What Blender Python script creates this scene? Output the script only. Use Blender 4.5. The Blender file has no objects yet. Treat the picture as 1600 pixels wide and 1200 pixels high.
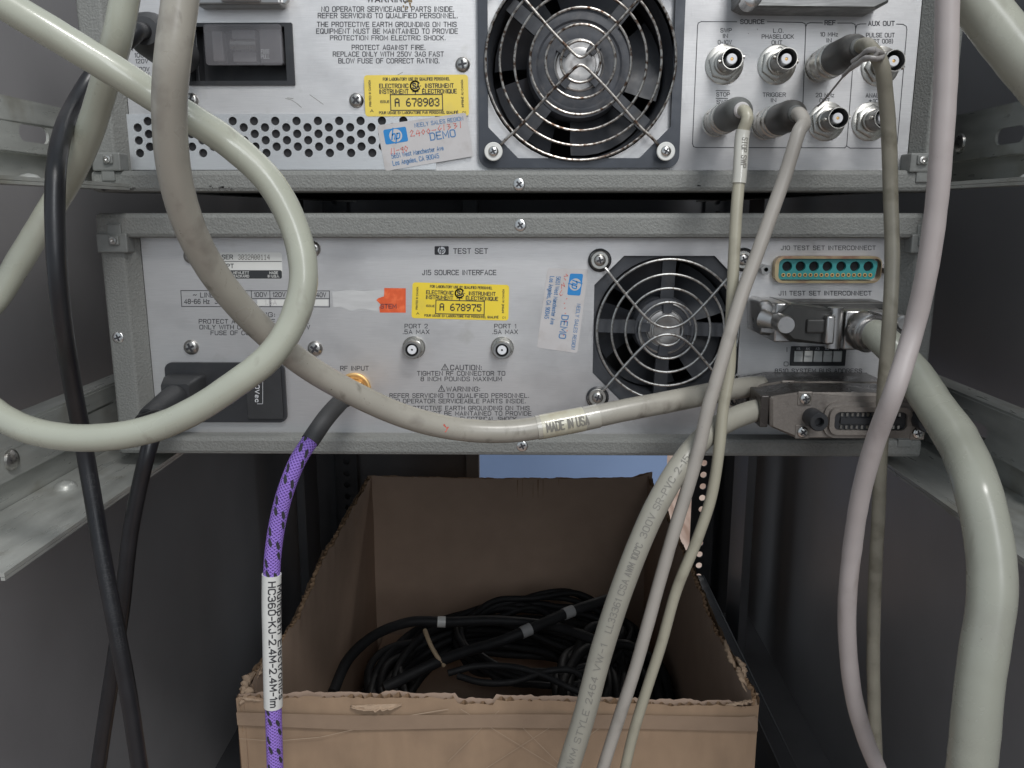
import bpy, bmesh, math, random
from mathutils import Vector, Matrix, noise
random.seed(7)
R = math.radians
S = bpy.context.scene
C = S.collection
PI = math.pi

# ---------------------------------------------------------------- camera, world, lights, exposure
F, D = 1287.0, 0.424                       # focal length in photo pixels; camera to the rear panels
cam_d = bpy.data.cameras.new('camera'); cam = bpy.data.objects.new('camera', cam_d); C.objects.link(cam)
cam_d.sensor_width = 36.0; cam_d.lens = 36.0 * F / 1600.0
cam_d.clip_start = 0.01; cam_d.clip_end = 50
cam.location = (0, -D, 0)
cam.rotation_euler = (R(90 - 11.85), 0, R(0.915))
S.camera = cam
CM = cam.rotation_euler.to_matrix()

W = bpy.data.worlds.new('World'); S.world = W; W.use_nodes = True
bg = W.node_tree.nodes['Background']; bg.inputs[0].default_value = (0.80, 0.90, 1.0, 1); bg.inputs[1].default_value = 0.52

def area(name, loc, target, sx, sy, power, col):
    l = bpy.data.lights.new(name, 'AREA'); l.shape = 'RECTANGLE'; l.size = sx; l.size_y = sy
    l.energy = power; l.color = col
    o = bpy.data.objects.new(name, l); C.objects.link(o); o.location = loc
    o.rotation_euler = (Vector(target) - Vector(loc)).to_track_quat('-Z', 'Y').to_euler()
    return o
area('ceiling_lamp', (0.42, -1.05, 1.40), (0.0, 0.0, -0.1), 0.55, 0.34, 17, (1.0, 0.985, 0.965))
area('window_light', (0.52, -1.75, 0.74), (0.0, 0.0, -0.05), 0.45, 1.05, 9.0, (0.95, 0.97, 1.0))
area('far_room_fill', (0.7, 2.3, 1.2), (0.4, 2.2, -0.9), 1.0, 0.6, 27, (1.0, 0.96, 0.92))  # added to brighten the floor and board behind the rack

S.view_settings.view_transform = 'Standard'; S.view_settings.look = 'None'
S.view_settings.exposure = 0.2; S.view_settings.gamma = 1; S.view_settings.use_curve_mapping = False
S.cycles.max_bounces = 8; S.cycles.transparent_max_bounces = 8

# ---------------------------------------------------------------- where a sight line meets a vertical plane
def P(px, py, Y=0.0):
    d = CM @ Vector(((px - 800) / F, -(py - 600) / F, -1.0))
    t = (Y + D) / d.y
    return Vector((d.x * t, Y, d.z * t))
CMI = CM.transposed()
def proj(p):
    q = CMI @ (Vector(p) - Vector((0, -D, 0)))
    return (800 + F * q.x / -q.z, 600 - F * q.y / -q.z)

# ---------------------------------------------------------------- materials
def mat(name, col, rough=0.5, metal=0.0, var=0.0, vscale=30.0, stretch=(1, 1, 1), bump=0.0, bscale=300.0, bstretch=None,
        rvar=0.0, dirt=None, dscale=40.0, dlo=0.55, dhi=0.75, coat=0.0, spec=0.5, trans=0.0, emit=None, alpha=1.0, specks=None, smudge=None):
    m = bpy.data.materials.new(name); m.use_nodes = True
    nt = m.node_tree; n = nt.nodes; L = nt.links
    b = n['Principled BSDF']
    b.inputs['Base Color'].default_value = (*col, 1); b.inputs['Roughness'].default_value = rough
    b.inputs['Metallic'].default_value = metal; b.inputs['Specular IOR Level'].default_value = spec
    b.inputs['Coat Weight'].default_value = coat; b.inputs['Alpha'].default_value = alpha; b.inputs['Transmission Weight'].default_value = trans
    tc = n.new('ShaderNodeTexCoord')
    def mapping(st):
        mp = n.new('ShaderNodeMapping'); mp.inputs['Scale'].default_value = st
        L.new(tc.outputs['Object'], mp.inputs['Vector']); return mp.outputs[0]
    def nz(scale, st, detail=6):
        t = n.new('ShaderNodeTexNoise'); t.inputs['Scale'].default_value = scale; t.inputs['Detail'].default_value = detail
        L.new(mapping(st), t.inputs['Vector']); return t.outputs['Fac']
    colsock = None
    if var > 0:
        f = nz(vscale, stretch)
        r = n.new('ShaderNodeMapRange'); L.new(f, r.inputs[0]); r.inputs[1].default_value = 0.25; r.inputs[2].default_value = 0.75
        r.inputs[3].default_value = 1 - var; r.inputs[4].default_value = 1 + var
        mx = n.new('ShaderNodeVectorMath'); mx.operation = 'SCALE'; mx.inputs[0].default_value = col
        L.new(r.outputs[0], mx.inputs['Scale']); colsock = mx.outputs[0]
    if dirt:
        f = nz(dscale, (1, 1, 1), 10)
        r = n.new('ShaderNodeMapRange'); L.new(f, r.inputs[0]); r.inputs[1].default_value = dlo; r.inputs[2].default_value = dhi
        mx = n.new('ShaderNodeMix'); mx.data_type = 'RGBA'; L.new(r.outputs[0], mx.inputs['Factor'])
        if colsock: L.new(colsock, mx.inputs['A'])
        else: mx.inputs['A'].default_value = (*col, 1)
        mx.inputs['B'].default_value = (*dirt, 1); colsock = mx.outputs['Result']
    for lay in (smudge, specks):
        if not lay: continue
        c2, sc2, st2, l0, l1 = lay
        f = nz(sc2, st2, 5)
        r = n.new('ShaderNodeMapRange'); L.new(f, r.inputs[0]); r.inputs[1].default_value = l0; r.inputs[2].default_value = l1
        mx = n.new('ShaderNodeMix'); mx.data_type = 'RGBA'; L.new(r.outputs[0], mx.inputs['Factor'])
        if colsock: L.new(colsock, mx.inputs['A'])
        else: mx.inputs['A'].default_value = (*col, 1)
        mx.inputs['B'].default_value = (*c2, 1); colsock = mx.outputs['Result']
    if colsock: L.new(colsock, b.inputs['Base Color'])
    if rvar > 0:
        f = nz(vscale * 1.7, stretch)
        r = n.new('ShaderNodeMapRange'); L.new(f, r.inputs[0]); r.inputs[1].default_value = 0.3; r.inputs[2].default_value = 0.7
        r.inputs[3].default_value = max(0.03, rough - rvar); r.inputs[4].default_value = rough + rvar
        L.new(r.outputs[0], b.inputs['Roughness'])
    if bump > 0:
        f = nz(bscale, bstretch or (1, 1, 1), 4)
        bp = n.new('ShaderNodeBump'); bp.inputs['Strength'].default_value = bump; bp.inputs['Distance'].default_value = 0.0006
        L.new(f, bp.inputs['Height']); L.new(bp.outputs[0], b.inputs['Normal'])
    if emit:
        b.inputs['Emission Color'].default_value = (*emit, 1); b.inputs['Emission Strength'].default_value = 1
    return m

M = {}
M['alu'] = mat('brushed_aluminium', (.60, .592, .588), .42, .8, .09, 26, (4, 4, 300), .22, 60, (12, 12, 700), rvar=.10, dirt=(.44, .43, .40), dscale=55, dlo=.64, dhi=.86, smudge=((.37, .365, .37), 13, (1, 1, 1.6), .50, .74), specks=((.20, .18, .15), 900, (1, 1, 1), .775, .80))
M['alu2'] = mat('bright_perforated_aluminium', (.70, .70, .70), .34, .8, .05, 26, (6, 6, 260), .10, 120, (10, 10, 700), rvar=.06)
M['paint'] = mat('textured_grey_paint', (.205, .208, .196), .55, 0, .12, 1000, (1, 1, 1), .8, 1000, rvar=.08, dirt=(.13, .125, .115), dscale=40, dlo=.70, dhi=.9, spec=.4)
M['paint_smooth'] = mat('grey_corner_casting', (.20, .205, .195), .45, .1, .12, 200, bump=.2, bscale=700)
M['dark_case'] = mat('dark_case_metal', (.05, .052, .055), .5, .3)
M['black'] = mat('matte_black_plastic', (.026, .027, .030), .42, 0, .2, 60, rvar=.08, dirt=(.05, .048, .045), dscale=90, dlo=.58, dhi=.9)
M['bezel'] = mat('slate_black_bezel', (.036, .042, .054), .45, 0, .2, 120, rvar=.08, dirt=(.06, .06, .06), dscale=120, dlo=.6, dhi=.9)
M['fanblade'] = mat('dusty_fan_plastic', (.042, .045, .052), .5, 0, .25, 80, rvar=.1, dirt=(.085, .08, .075), dscale=150, dlo=.56, dhi=.9)
M['fanhub'] = mat('dusty_fan_hub', (.060, .064, .074), .55, 0, .2, 90, dirt=(.12, .115, .115), dscale=260, dlo=.5, dhi=.9)
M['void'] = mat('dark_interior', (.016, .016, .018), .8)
M['chrome'] = mat('polished_steel', (.62, .61, .59), .22, 1.0, .12, 150, rvar=.08)
M['steel'] = mat('dull_screw_steel', (.44, .43, .41), .33, 1.0, .2, 300, rvar=.1, dirt=(.12, .11, .10), dscale=500, dlo=.55, dhi=.8)
M['hubmetal'] = mat('spun_hub_metal', (.42, .41, .40), .42, .85, .3, 90, rvar=.12, dirt=(.16, .15, .145), dscale=160, dlo=.5, dhi=.8)
M['wire'] = mat('rust_spotted_wire', (.40, .385, .36), .38, .9, .1, 300, rvar=.1, dirt=(.085, .055, .04), dscale=420, dlo=.46, dhi=.62)
M['wire_clean'] = mat('plated_guard_wire', (.42, .42, .41), .36, .9, .12, 300, rvar=.1, dirt=(.13, .105, .08), dscale=600, dlo=.50, dhi=.72)
M['nickel'] = mat('nickel_plating', (.47, .455, .42), .30, 1.0, .08, 120, rvar=.06, dirt=(.22, .205, .18), dscale=900, dlo=.6, dhi=.9)
M['nickel_dark'] = mat('dark_reflection_nickel', (.34, .335, .325), .36, .9, .1, 120, rvar=.06)  # darker copy of the nickel, dark reflections put into its colour
M['gold'] = mat('gold_plating', (.72, .46, .19), .42, .75, .1, 200, rvar=.08)
M['teflon'] = mat('white_insulator', (.72, .73, .75), .4)
M['ink'] = mat('black_ink', (.035, .035, .04), .6)
M['ink_soft'] = mat('charcoal_panel_ink', (.055, .055, .06), .6)
M['ink_worn'] = mat('worn_grey_ink', (.20, .19, .168), .7)
M['white_ink'] = mat('white_ink', (.62, .63, .65), .6)
M['yellow'] = mat('yellow_sticker_paper', (.82, .62, .045), .45, 0, .05, 60, dirt=(.62, .50, .10), dscale=70, dlo=.6, dhi=.9)
M['yellow_old'] = mat('faded_yellow_sticker_paper', (.78, .60, .10), .45, 0, .06, 60, dirt=(.60, .48, .14), dscale=70, dlo=.55, dhi=.9)
M['label_white'] = mat('aged_white_sticker', (.50, .48, .475), .5, 0, .06, 90, dirt=(.40, .37, .35), dscale=130, dlo=.55, dhi=.85)
M['label_clean'] = mat('white_label_film', (.66, .66, .63), .4, 0, .04, 90)
M['blue_ink'] = mat('blue_print', (.018, .21, .52), .5)
M['blue_text'] = mat('faded_blue_print', (.09, .20, .38), .5)
M['red_ink'] = mat('red_felt_pen', (.62, .13, .10), .6)
M['orange'] = mat('orange_torn_sticker', (.72, .11, .03), .5, 0, .12, 300, dirt=(.85, .20, .07), dscale=300, dlo=.5, dhi=.75)
M['residue'] = mat('tape_residue', (.52, .52, .515), .35, .0, .10, 90, (1, 1, 6))
M['serial_black'] = mat('serial_plate_black', (.03, .032, .034), .4)
M['loop'] = mat('pale_green_grey_jacket', (.385, .395, .325), .30, 0, .06, 40, bump=.16, bscale=70, rvar=.08, coat=.25, dirt=(.36, .355, .30), dscale=38, dlo=.58, dhi=.85, smudge=((.25, .235, .19), 95, (1, 1, .5), .66, .80), specks=((.16, .15, .12), 900, (1, 1, 1), .74, .80))
M['thick'] = mat('grubby_beige_jacket', (.335, .315, .27), .31, 0, .07, 50, bump=.08, bscale=160, rvar=.06, dirt=(.20, .18, .155), dscale=75, dlo=.56, dhi=.78, smudge=((.15, .135, .11), 150, (1, 1, .4), .62, .78), specks=((.10, .09, .075), 800, (1, 1, 1), .72, .78))
M['gpib'] = mat('printed_grey_jacket', (.31, .297, .25), .42, 0, .06, 50, bump=.10, bscale=160, rvar=.05, dirt=(.22, .205, .175), dscale=60, dlo=.58, dhi=.85, specks=((.13, .12, .10), 800, (1, 1, 1), .73, .79))
M['coaxA'] = mat('yellowed_beige_coax', (.36, .34, .265), .36, 0, .06, 60, dirt=(.24, .22, .17), dscale=70, dlo=.58, dhi=.85, specks=((.14, .125, .09), 800, (1, 1, 1), .72, .78))
M['coaxB'] = mat('grey_coax', (.36, .335, .30), .42, 0, .06, 60, bump=.08, bscale=150, dirt=(.24, .22, .195), dscale=70, dlo=.58, dhi=.85, specks=((.14, .13, .11), 800, (1, 1, 1), .72, .78))
M['coaxE'] = mat('dirty_olive_coax', (.235, .22, .175), .45, 0, .18, 70, bump=.15, bscale=260, dirt=(.10, .088, .06), dscale=90, dlo=.54, dhi=.8)
M['pink'] = mat('pinkish_white_jacket', (.41, .368, .355), .45, 0, .05, 50, bump=.08, bscale=160, dirt=(.33, .29, .275), dscale=60, dlo=.56, dhi=.85, smudge=((.27, .23, .21), 90, (1, 1, .25), .62, .80), specks=((.16, .13, .12), 800, (1, 1, 1), .73, .79))
M['hose'] = mat('wide_green_grey_jacket', (.335, .34, .285), .27, 0, .06, 30, bump=.25, bscale=45, rvar=.07, dirt=(.29, .285, .245), dscale=40, dlo=.55, dhi=.85, smudge=((.20, .195, .16), 70, (1, 1, .35), .64, .80), specks=((.14, .135, .11), 700, (1, 1, 1), .74, .80))
M['cord'] = mat('black_power_cord', (.012, .012, .014), .36, 0, .25, 80, bump=.06, bscale=200, rvar=.08)
M['plug'] = mat('black_rubber_plug', (.034, .035, .037), .5, 0, .15, 80, bump=.08, bscale=900)
M['boot'] = mat('grey_heatshrink', (.042, .042, .043), .6, 0, .12, 80, bump=.08, bscale=400)
M['bootgrey'] = mat('grey_rubber_boot', (.11, .113, .108), .5, 0, .1, 80, dirt=(.09, .09, .085), dscale=100)
M['bootdark'] = mat('dark_rubber_boot', (.05, .048, .045), .45, 0, .15, 80, dirt=(.12, .11, .10), dscale=120, dlo=.55, dhi=.9)
M['sleeve'] = mat('clear_sleeve_film', (.50, .49, .44), .25, 0, .06, 90, coat=.5)
M['bronze'] = mat('bronze_hood_paint', (.225, .20, .178), .42, .35, .10, 900, bump=.25, bscale=900, dirt=(.08, .065, .055), dscale=60, dlo=.62, dhi=.82)
M['bronze_dark'] = mat('worn_dark_hood_paint', (.06, .052, .047), .3, .4, .2, 90, rvar=.1)
M['zinc'] = mat('die_cast_zinc', (.50, .49, .48), .33, 1.0, .08, 90, rvar=.08, dirt=(.30, .29, .28), dscale=600, dlo=.6, dhi=.9)
M['zinc_dark'] = mat('dull_cast_cover', (.06, .059, .056), .4, .4, .15, 120, rvar=.1)
M['teal'] = mat('teal_connector_insert', (.035, .26, .26), .45, 0, .08, 100)
M['brass_shell'] = mat('iridescent_chromate_shell', (.55, .44, .26), .3, .9, .1, 100, dirt=(.30, .15, .11), dscale=90, dlo=.45, dhi=.7)
M['galv'] = mat('galvanised_steel', (.43, .437, .41), .36, .35, .20, 45, (3, .6, 3), .12, 220, rvar=.12, dirt=(.26, .24, .19), dscale=40, dlo=.56, dhi=.82, specks=((.18, .16, .12), 600, (1, 1, 1), .70, .78))
M['rackwall'] = mat('dark_grey_rack_paint', (.35, .34, .345), .34, .0, .06, 20, bump=.05, bscale=600, spec=.5)
M['rackpost'] = mat('charcoal_rack_steel', (.085, .085, .09), .4, .2, .1, 30)
M['card'] = mat('brown_cardboard', (.325, .226, .150), .8, 0, .10, 40, (3, 3, 1), .25, 90, (1, 1, .25), dirt=(.245, .172, .118), dscale=25, dlo=.5, dhi=.8, spec=.2)
M['card_in'] = mat('inner_brown_cardboard', (.43, .315, .24), .8, 0, .06, 40, (1, 1, 1), .12, 300, spec=.2)
M['card_torn'] = mat('torn_cardboard_fibre', (.38, .28, .20), .9, 0, .15, 300, bump=.4, bscale=700, spec=.1)
M['card_core'] = mat('corrugated_core', (.30, .20, .125), .9, 0, .12, 200, spec=.1)
M['coil'] = mat('black_coiled_jacket', (.016, .016, .017), .62, 0, .2, 80, rvar=.08, spec=.25)
M['tan'] = mat('tan_tie_tape', (.45, .34, .22), .6, 0, .1, 200)
M['grey_tag'] = mat('grey_marker_tape', (.30, .30, .30), .5)
M['blue_board'] = mat('blue_painted_board', (.27, .39, .62), .6, 0, .05, 6)
M['clear_plastic'] = mat('smoked_clear_plastic', (.20, .195, .205), .22, 0, .1, 60, alpha=.38)
M['strap'] = mat('clear_grey_tie_strap', (.30, .285, .275), .28, 0, .1, 200)
M['floor'] = None

def wood_floor():
    m = bpy.data.materials.new('varnished_wood_floor'); m.use_nodes = True; nt = m.node_tree; n = nt.nodes; L = nt.links
    b = n['Principled BSDF']; b.inputs['Roughness'].default_value = .3
    tc = n.new('ShaderNodeTexCoord'); mp = n.new('ShaderNodeMapping'); mp.inputs['Scale'].default_value = (9, 1.1, 1); mp.inputs['Rotation'].default_value = (0, 0, R(25))
    L.new(tc.outputs['Object'], mp.inputs[0])
    t = n.new('ShaderNodeTexNoise'); t.inputs['Scale'].default_value = 3; t.inputs['Detail'].default_value = 8; L.new(mp.outputs[0], t.inputs[0])
    r = n.new('ShaderNodeValToRGB'); r.color_ramp.elements[0].position = .35; r.color_ramp.elements[0].color = (.24, .15, .11, 1)
    r.color_ramp.elements[1].position = .65; r.color_ramp.elements[1].color = (.46, .35, .29, 1)
    L.new(t.outputs[0], r.inputs[0]); L.new(r.outputs[0], b.inputs['Base Color']); return m
M['floor'] = wood_floor()

def braid():
    m = bpy.data.materials.new('purple_braid'); m.use_nodes = True; nt = m.node_tree; n = nt.nodes; L = nt.links
    b = n['Principled BSDF']; b.inputs['Roughness'].default_value = .5
    uv = n.new('ShaderNodeUVMap'); sep = n.new('ShaderNodeSeparateXYZ'); L.new(uv.outputs[0], sep.inputs[0])
    def math_(op, a, bb=None, val=None):
        k = n.new('ShaderNodeMath'); k.operation = op; L.new(a, k.inputs[0])
        if bb is not None: L.new(bb, k.inputs[1])
        elif val is not None: k.inputs[1].default_value = val
        return k.outputs[0]
    a = math_('MULTIPLY', sep.outputs[0], val=2 * PI / .0016)      # along, one cell per 2.1 mm
    c = math_('MULTIPLY', sep.outputs[1], val=2 * PI * 11)           # nine carriers round
    s1 = math_('SINE', math_('ADD', a, c)); s2 = math_('SINE', math_('SUBTRACT', a, c))
    h = math_('MAXIMUM', s1, s2)
    r = n.new('ShaderNodeMapRange'); L.new(h, r.inputs[0]); r.inputs[1].default_value = -.6; r.inputs[2].default_value = 1
    mx = n.new('ShaderNodeMix'); mx.data_type = 'RGBA'; L.new(r.outputs[0], mx.inputs['Factor'])
    mx.inputs['A'].default_value = (.17, .088, .42, 1); mx.inputs['B'].default_value = (.36, .215, .72, 1)
    L.new(mx.outputs['Result'], b.inputs['Base Color'])
    bp = n.new('ShaderNodeBump'); bp.inputs['Strength'].default_value = .7; bp.inputs['Distance'].default_value = .0004
    L.new(h, bp.inputs['Height']); L.new(bp.outputs[0], b.inputs['Normal'])
    return m
M['braid'] = braid()

# ---------------------------------------------------------------- objects
WL = {}
def finish(o, name, label, cat, group, kind):
    if label: o['label'] = label
    if cat: o['category'] = cat
    if group: o['group'] = group
    if kind: o['kind'] = kind
def thing(name, loc, label, cat, group=None):
    o = bpy.data.objects.new(name, None); C.objects.link(o); o.location = loc; o.empty_display_size = .01
    WL[o] = Vector(loc); finish(o, name, label, cat, group, None); return o

class MB:
    def __init__(s): s.v, s.f, s.m, s.sm, s.uv = [], [], [], [], {}
    def add(s, vs, fs, mi=0, smooth=False, uvs=None):
        k = len(s.v); s.v += [Vector(v) for v in vs]
        for i, f in enumerate(fs):
            if uvs: s.uv[len(s.f)] = uvs[i]
            s.f.append([q + k for q in f]); s.m.append(mi); s.sm.append(smooth)
    def box(s, a, b, mi=0):
        x0, x1 = sorted((a[0], b[0])); y0, y1 = sorted((a[1], b[1])); z0, z1 = sorted((a[2], b[2]))
        s.add([(x0, y0, z0), (x1, y0, z0), (x1, y1, z0), (x0, y1, z0), (x0, y0, z1), (x1, y0, z1), (x1, y1, z1), (x0, y1, z1)],
              [(0, 3, 2, 1), (4, 5, 6, 7), (0, 1, 5, 4), (1, 2, 6, 5), (2, 3, 7, 6), (3, 0, 4, 7)], mi)
    def pbox(s, x0, x1, y0, y1, Ya, Yb, mi=0):              # a box whose front face fills those photo pixels at depth Ya
        a = P(x0, y0, Ya); b = P(x1, y1, Ya); s.box((a.x, Ya, a.z), (b.x, Yb, b.z), mi)
    def loft(s, rings, mi=0, smooth=True, cap0=True, cap1=True, closed=True):
        n = len(rings[0]); vs = [v for r in rings for v in r]; fs = []
        for i in range(len(rings) - 1):
            for j in range(n if closed else n - 1):
                k = (j + 1) % n; fs.append((i * n + j, i * n + k, (i + 1) * n + k, (i + 1) * n + j))
        s.add(vs, fs, mi, smooth)
        if cap0: s.add(rings[0], [tuple(range(n))[::-1]], mi)
        if cap1: s.add(rings[-1], [tuple(range(n))], mi)
    def lathe(s, o, ax, prof, n=28, mi=0, smooth=True, cap0=True, cap1=True):   # prof = (t along axis, radius)
        o = Vector(o); ax = Vector(ax).normalized(); u = ax.orthogonal().normalized(); w = ax.cross(u)
        rings = [[o + ax * t + (u * math.cos(2 * PI * j / n) + w * math.sin(2 * PI * j / n)) * max(r, 1e-6) for j in range(n)] for t, r in prof]
        s.loft(rings, mi, smooth, cap0, cap1)
    def prism(s, pts, Ya, Yb, mi=0, inset=0.0):             # outline (x,z) pushed from Ya (front) to Yb
        n = len(pts); cx = sum(p[0] for p in pts) / n; cz = sum(p[1] for p in pts) / n
        def ring(Y, k): 
            out = []
            for x, z in pts:
                d = math.hypot(x - cx, z - cz) or 1; q = (d - k) / d
                out.append(Vector((cx + (x - cx) * q, Y, cz + (z - cz) * q)))
            return out
        if inset: s.loft([ring(Yb, 0), ring(Ya + inset, 0), ring(Ya, inset)], mi, False)
        else: s.loft([ring(Yb, 0), ring(Ya, 0)], mi, False)
    def wire(s, pts, r, n=8, mi=0, closed=False, uv=False):
        pts = [Vector(p) for p in pts]; m = len(pts); tans = []
        for i in range(m):
            a = pts[(i - 1) % m] if (closed or i > 0) else pts[0]; b = pts[(i + 1) % m] if (closed or i < m - 1) else pts[-1]
            tans.append((b - a).normalized())
        u = tans[0].orthogonal().normalized()
        if abs(tans[0].y) < .9: u = (Vector((0, -1, 0)) - tans[0] * Vector((0, -1, 0)).dot(tans[0])).normalized()
        rings = []; acc = 0; us = []
        for i in range(m):
            t = tans[i]; u = (u - t * u.dot(t)).normalized(); w = t.cross(u)
            rr = r(i / (m - 1)) if callable(r) else r
            rings.append([pts[i] + (u * math.cos(2 * PI * j / n) + w * math.sin(2 * PI * j / n)) * rr for j in range(n)])
            if i: acc += (pts[i] - pts[i - 1]).length
            us.append(acc)
        if closed: rings.append(rings[0]); us.append(acc)
        vs = [v for q in rings for v in q]; fs = []; uvs = []
        for i in range(len(rings) - 1):
            for j in range(n):
                k = (j + 1) % n; fs.append((i * n + j, i * n + k, (i + 1) * n + k, (i + 1) * n + j))
                uvs.append([(us[i], j / n), (us[i], (j + 1) / n), (us[i + 1], (j + 1) / n), (us[i + 1], j / n)])
        s.add(vs, fs, mi, True, uvs if uv else None)
        if not closed:
            s.add(rings[0], [tuple(range(n))[::-1]], mi); s.add(rings[-1], [tuple(range(n))], mi)
    def build(s, name, mats, parent=None, loc=None, bevel=0.0, recalc=True, label=None, cat=None, group=None, kind=None, local=False):
        if not isinstance(mats, (list, tuple)): mats = [mats]
        if loc is None: loc = WL[parent] if parent else Vector((0, 0, 0))
        loc = Vector(loc); me = bpy.data.meshes.new(name)
        me.from_pydata([v if local else v - loc for v in s.v], [], s.f)
        for m in mats: me.materials.append(m)
        me.polygons.foreach_set('material_index', s.m); me.polygons.foreach_set('use_smooth', s.sm)
        if s.uv:
            l = me.uv_layers.new(name='UVMap')
            for fi, u in s.uv.items():
                for li, q in zip(me.polygons[fi].loop_indices, u): l.data[li].uv = q
        if recalc:
            bm = bmesh.new(); bm.from_mesh(me); bmesh.ops.recalc_face_normals(bm, faces=bm.faces[:]); bm.to_mesh(me); bm.free()
        if any(s.sm): me.set_sharp_from_angle(angle=R(38))
        o = bpy.data.objects.new(name, me); C.objects.link(o); WL[o] = loc
        if parent: o.parent = parent; o.location = loc - WL[parent]
        else: o.location = loc
        if bevel:
            b = o.modifiers.new('bevel', 'BEVEL'); b.width = bevel; b.segments = 2; b.limit_method = 'ANGLE'; b.angle_limit = R(40)
        finish(o, name, label, cat, group, kind); return o

def copy_tree(o, parent, loc, scale=None, rot=None):
    c = o.copy(); C.objects.link(c); c.parent = parent
    if loc is not None: WL[c] = Vector(loc); c.location = Vector(loc) - (WL[parent] if parent else Vector())
    else: WL[c] = WL[parent]
    if scale: c.scale = scale
    if rot: c.rotation_euler = rot
    for k in list(o.children): copy_tree(k, c, None)
    return c

def holes_mesh(outer, holes, y0, y1):                       # flat sheet in XZ with openings, from y0 (front) to y1
    cu = bpy.data.curves.new('sheet', 'CURVE'); cu.dimensions = '2D'; cu.fill_mode = 'BOTH'; cu.extrude = abs(y1 - y0) / 2
    for poly in [outer] + holes:
        s = cu.splines.new('POLY'); s.points.add(len(poly) - 1); s.use_cyclic_u = True
        for p, (x, z) in zip(s.points, poly): p.co = (x * 100, z * 100, 0, 1)
    o = bpy.data.objects.new('sheet', cu); me = o.to_mesh(); ym = (y0 + y1) / 2
    vs = [(v.co.x / 100, ym - v.co.z, v.co.y / 100) for v in me.vertices]; fs = [tuple(p.vertices) for p in me.polygons]
    o.to_mesh_clear(); bpy.data.objects.remove(o); bpy.data.curves.remove(cu)
    return vs, fs
def circ(cx, cz, r, n=24): return [(cx + r * math.cos(2 * PI * i / n), cz + r * math.sin(2 * PI * i / n)) for i in range(n)]
def rrect(x0, x1, z0, z1, r, n=5):
    out = []
    for cx, cz, a in ((x1 - r, z1 - r, 0), (x0 + r, z1 - r, 90), (x0 + r, z0 + r, 180), (x1 - r, z0 + r, 270)):
        for i in range(n + 1):
            t = R(a + 90 * i / n); out.append((cx + r * math.cos(t), cz + r * math.sin(t)))
    return out
def prect(x0, x1, y0, y1, Y, r=0.0):                        # photo pixel rectangle -> (x,z) outline on plane Y
    a = P(x0, y1, Y); b = P(x1, y0, Y)
    return rrect(a.x, b.x, a.z, b.z, r) if r else [(a.x, a.z), (b.x, a.z), (b.x, b.z), (a.x, b.z)]

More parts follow.
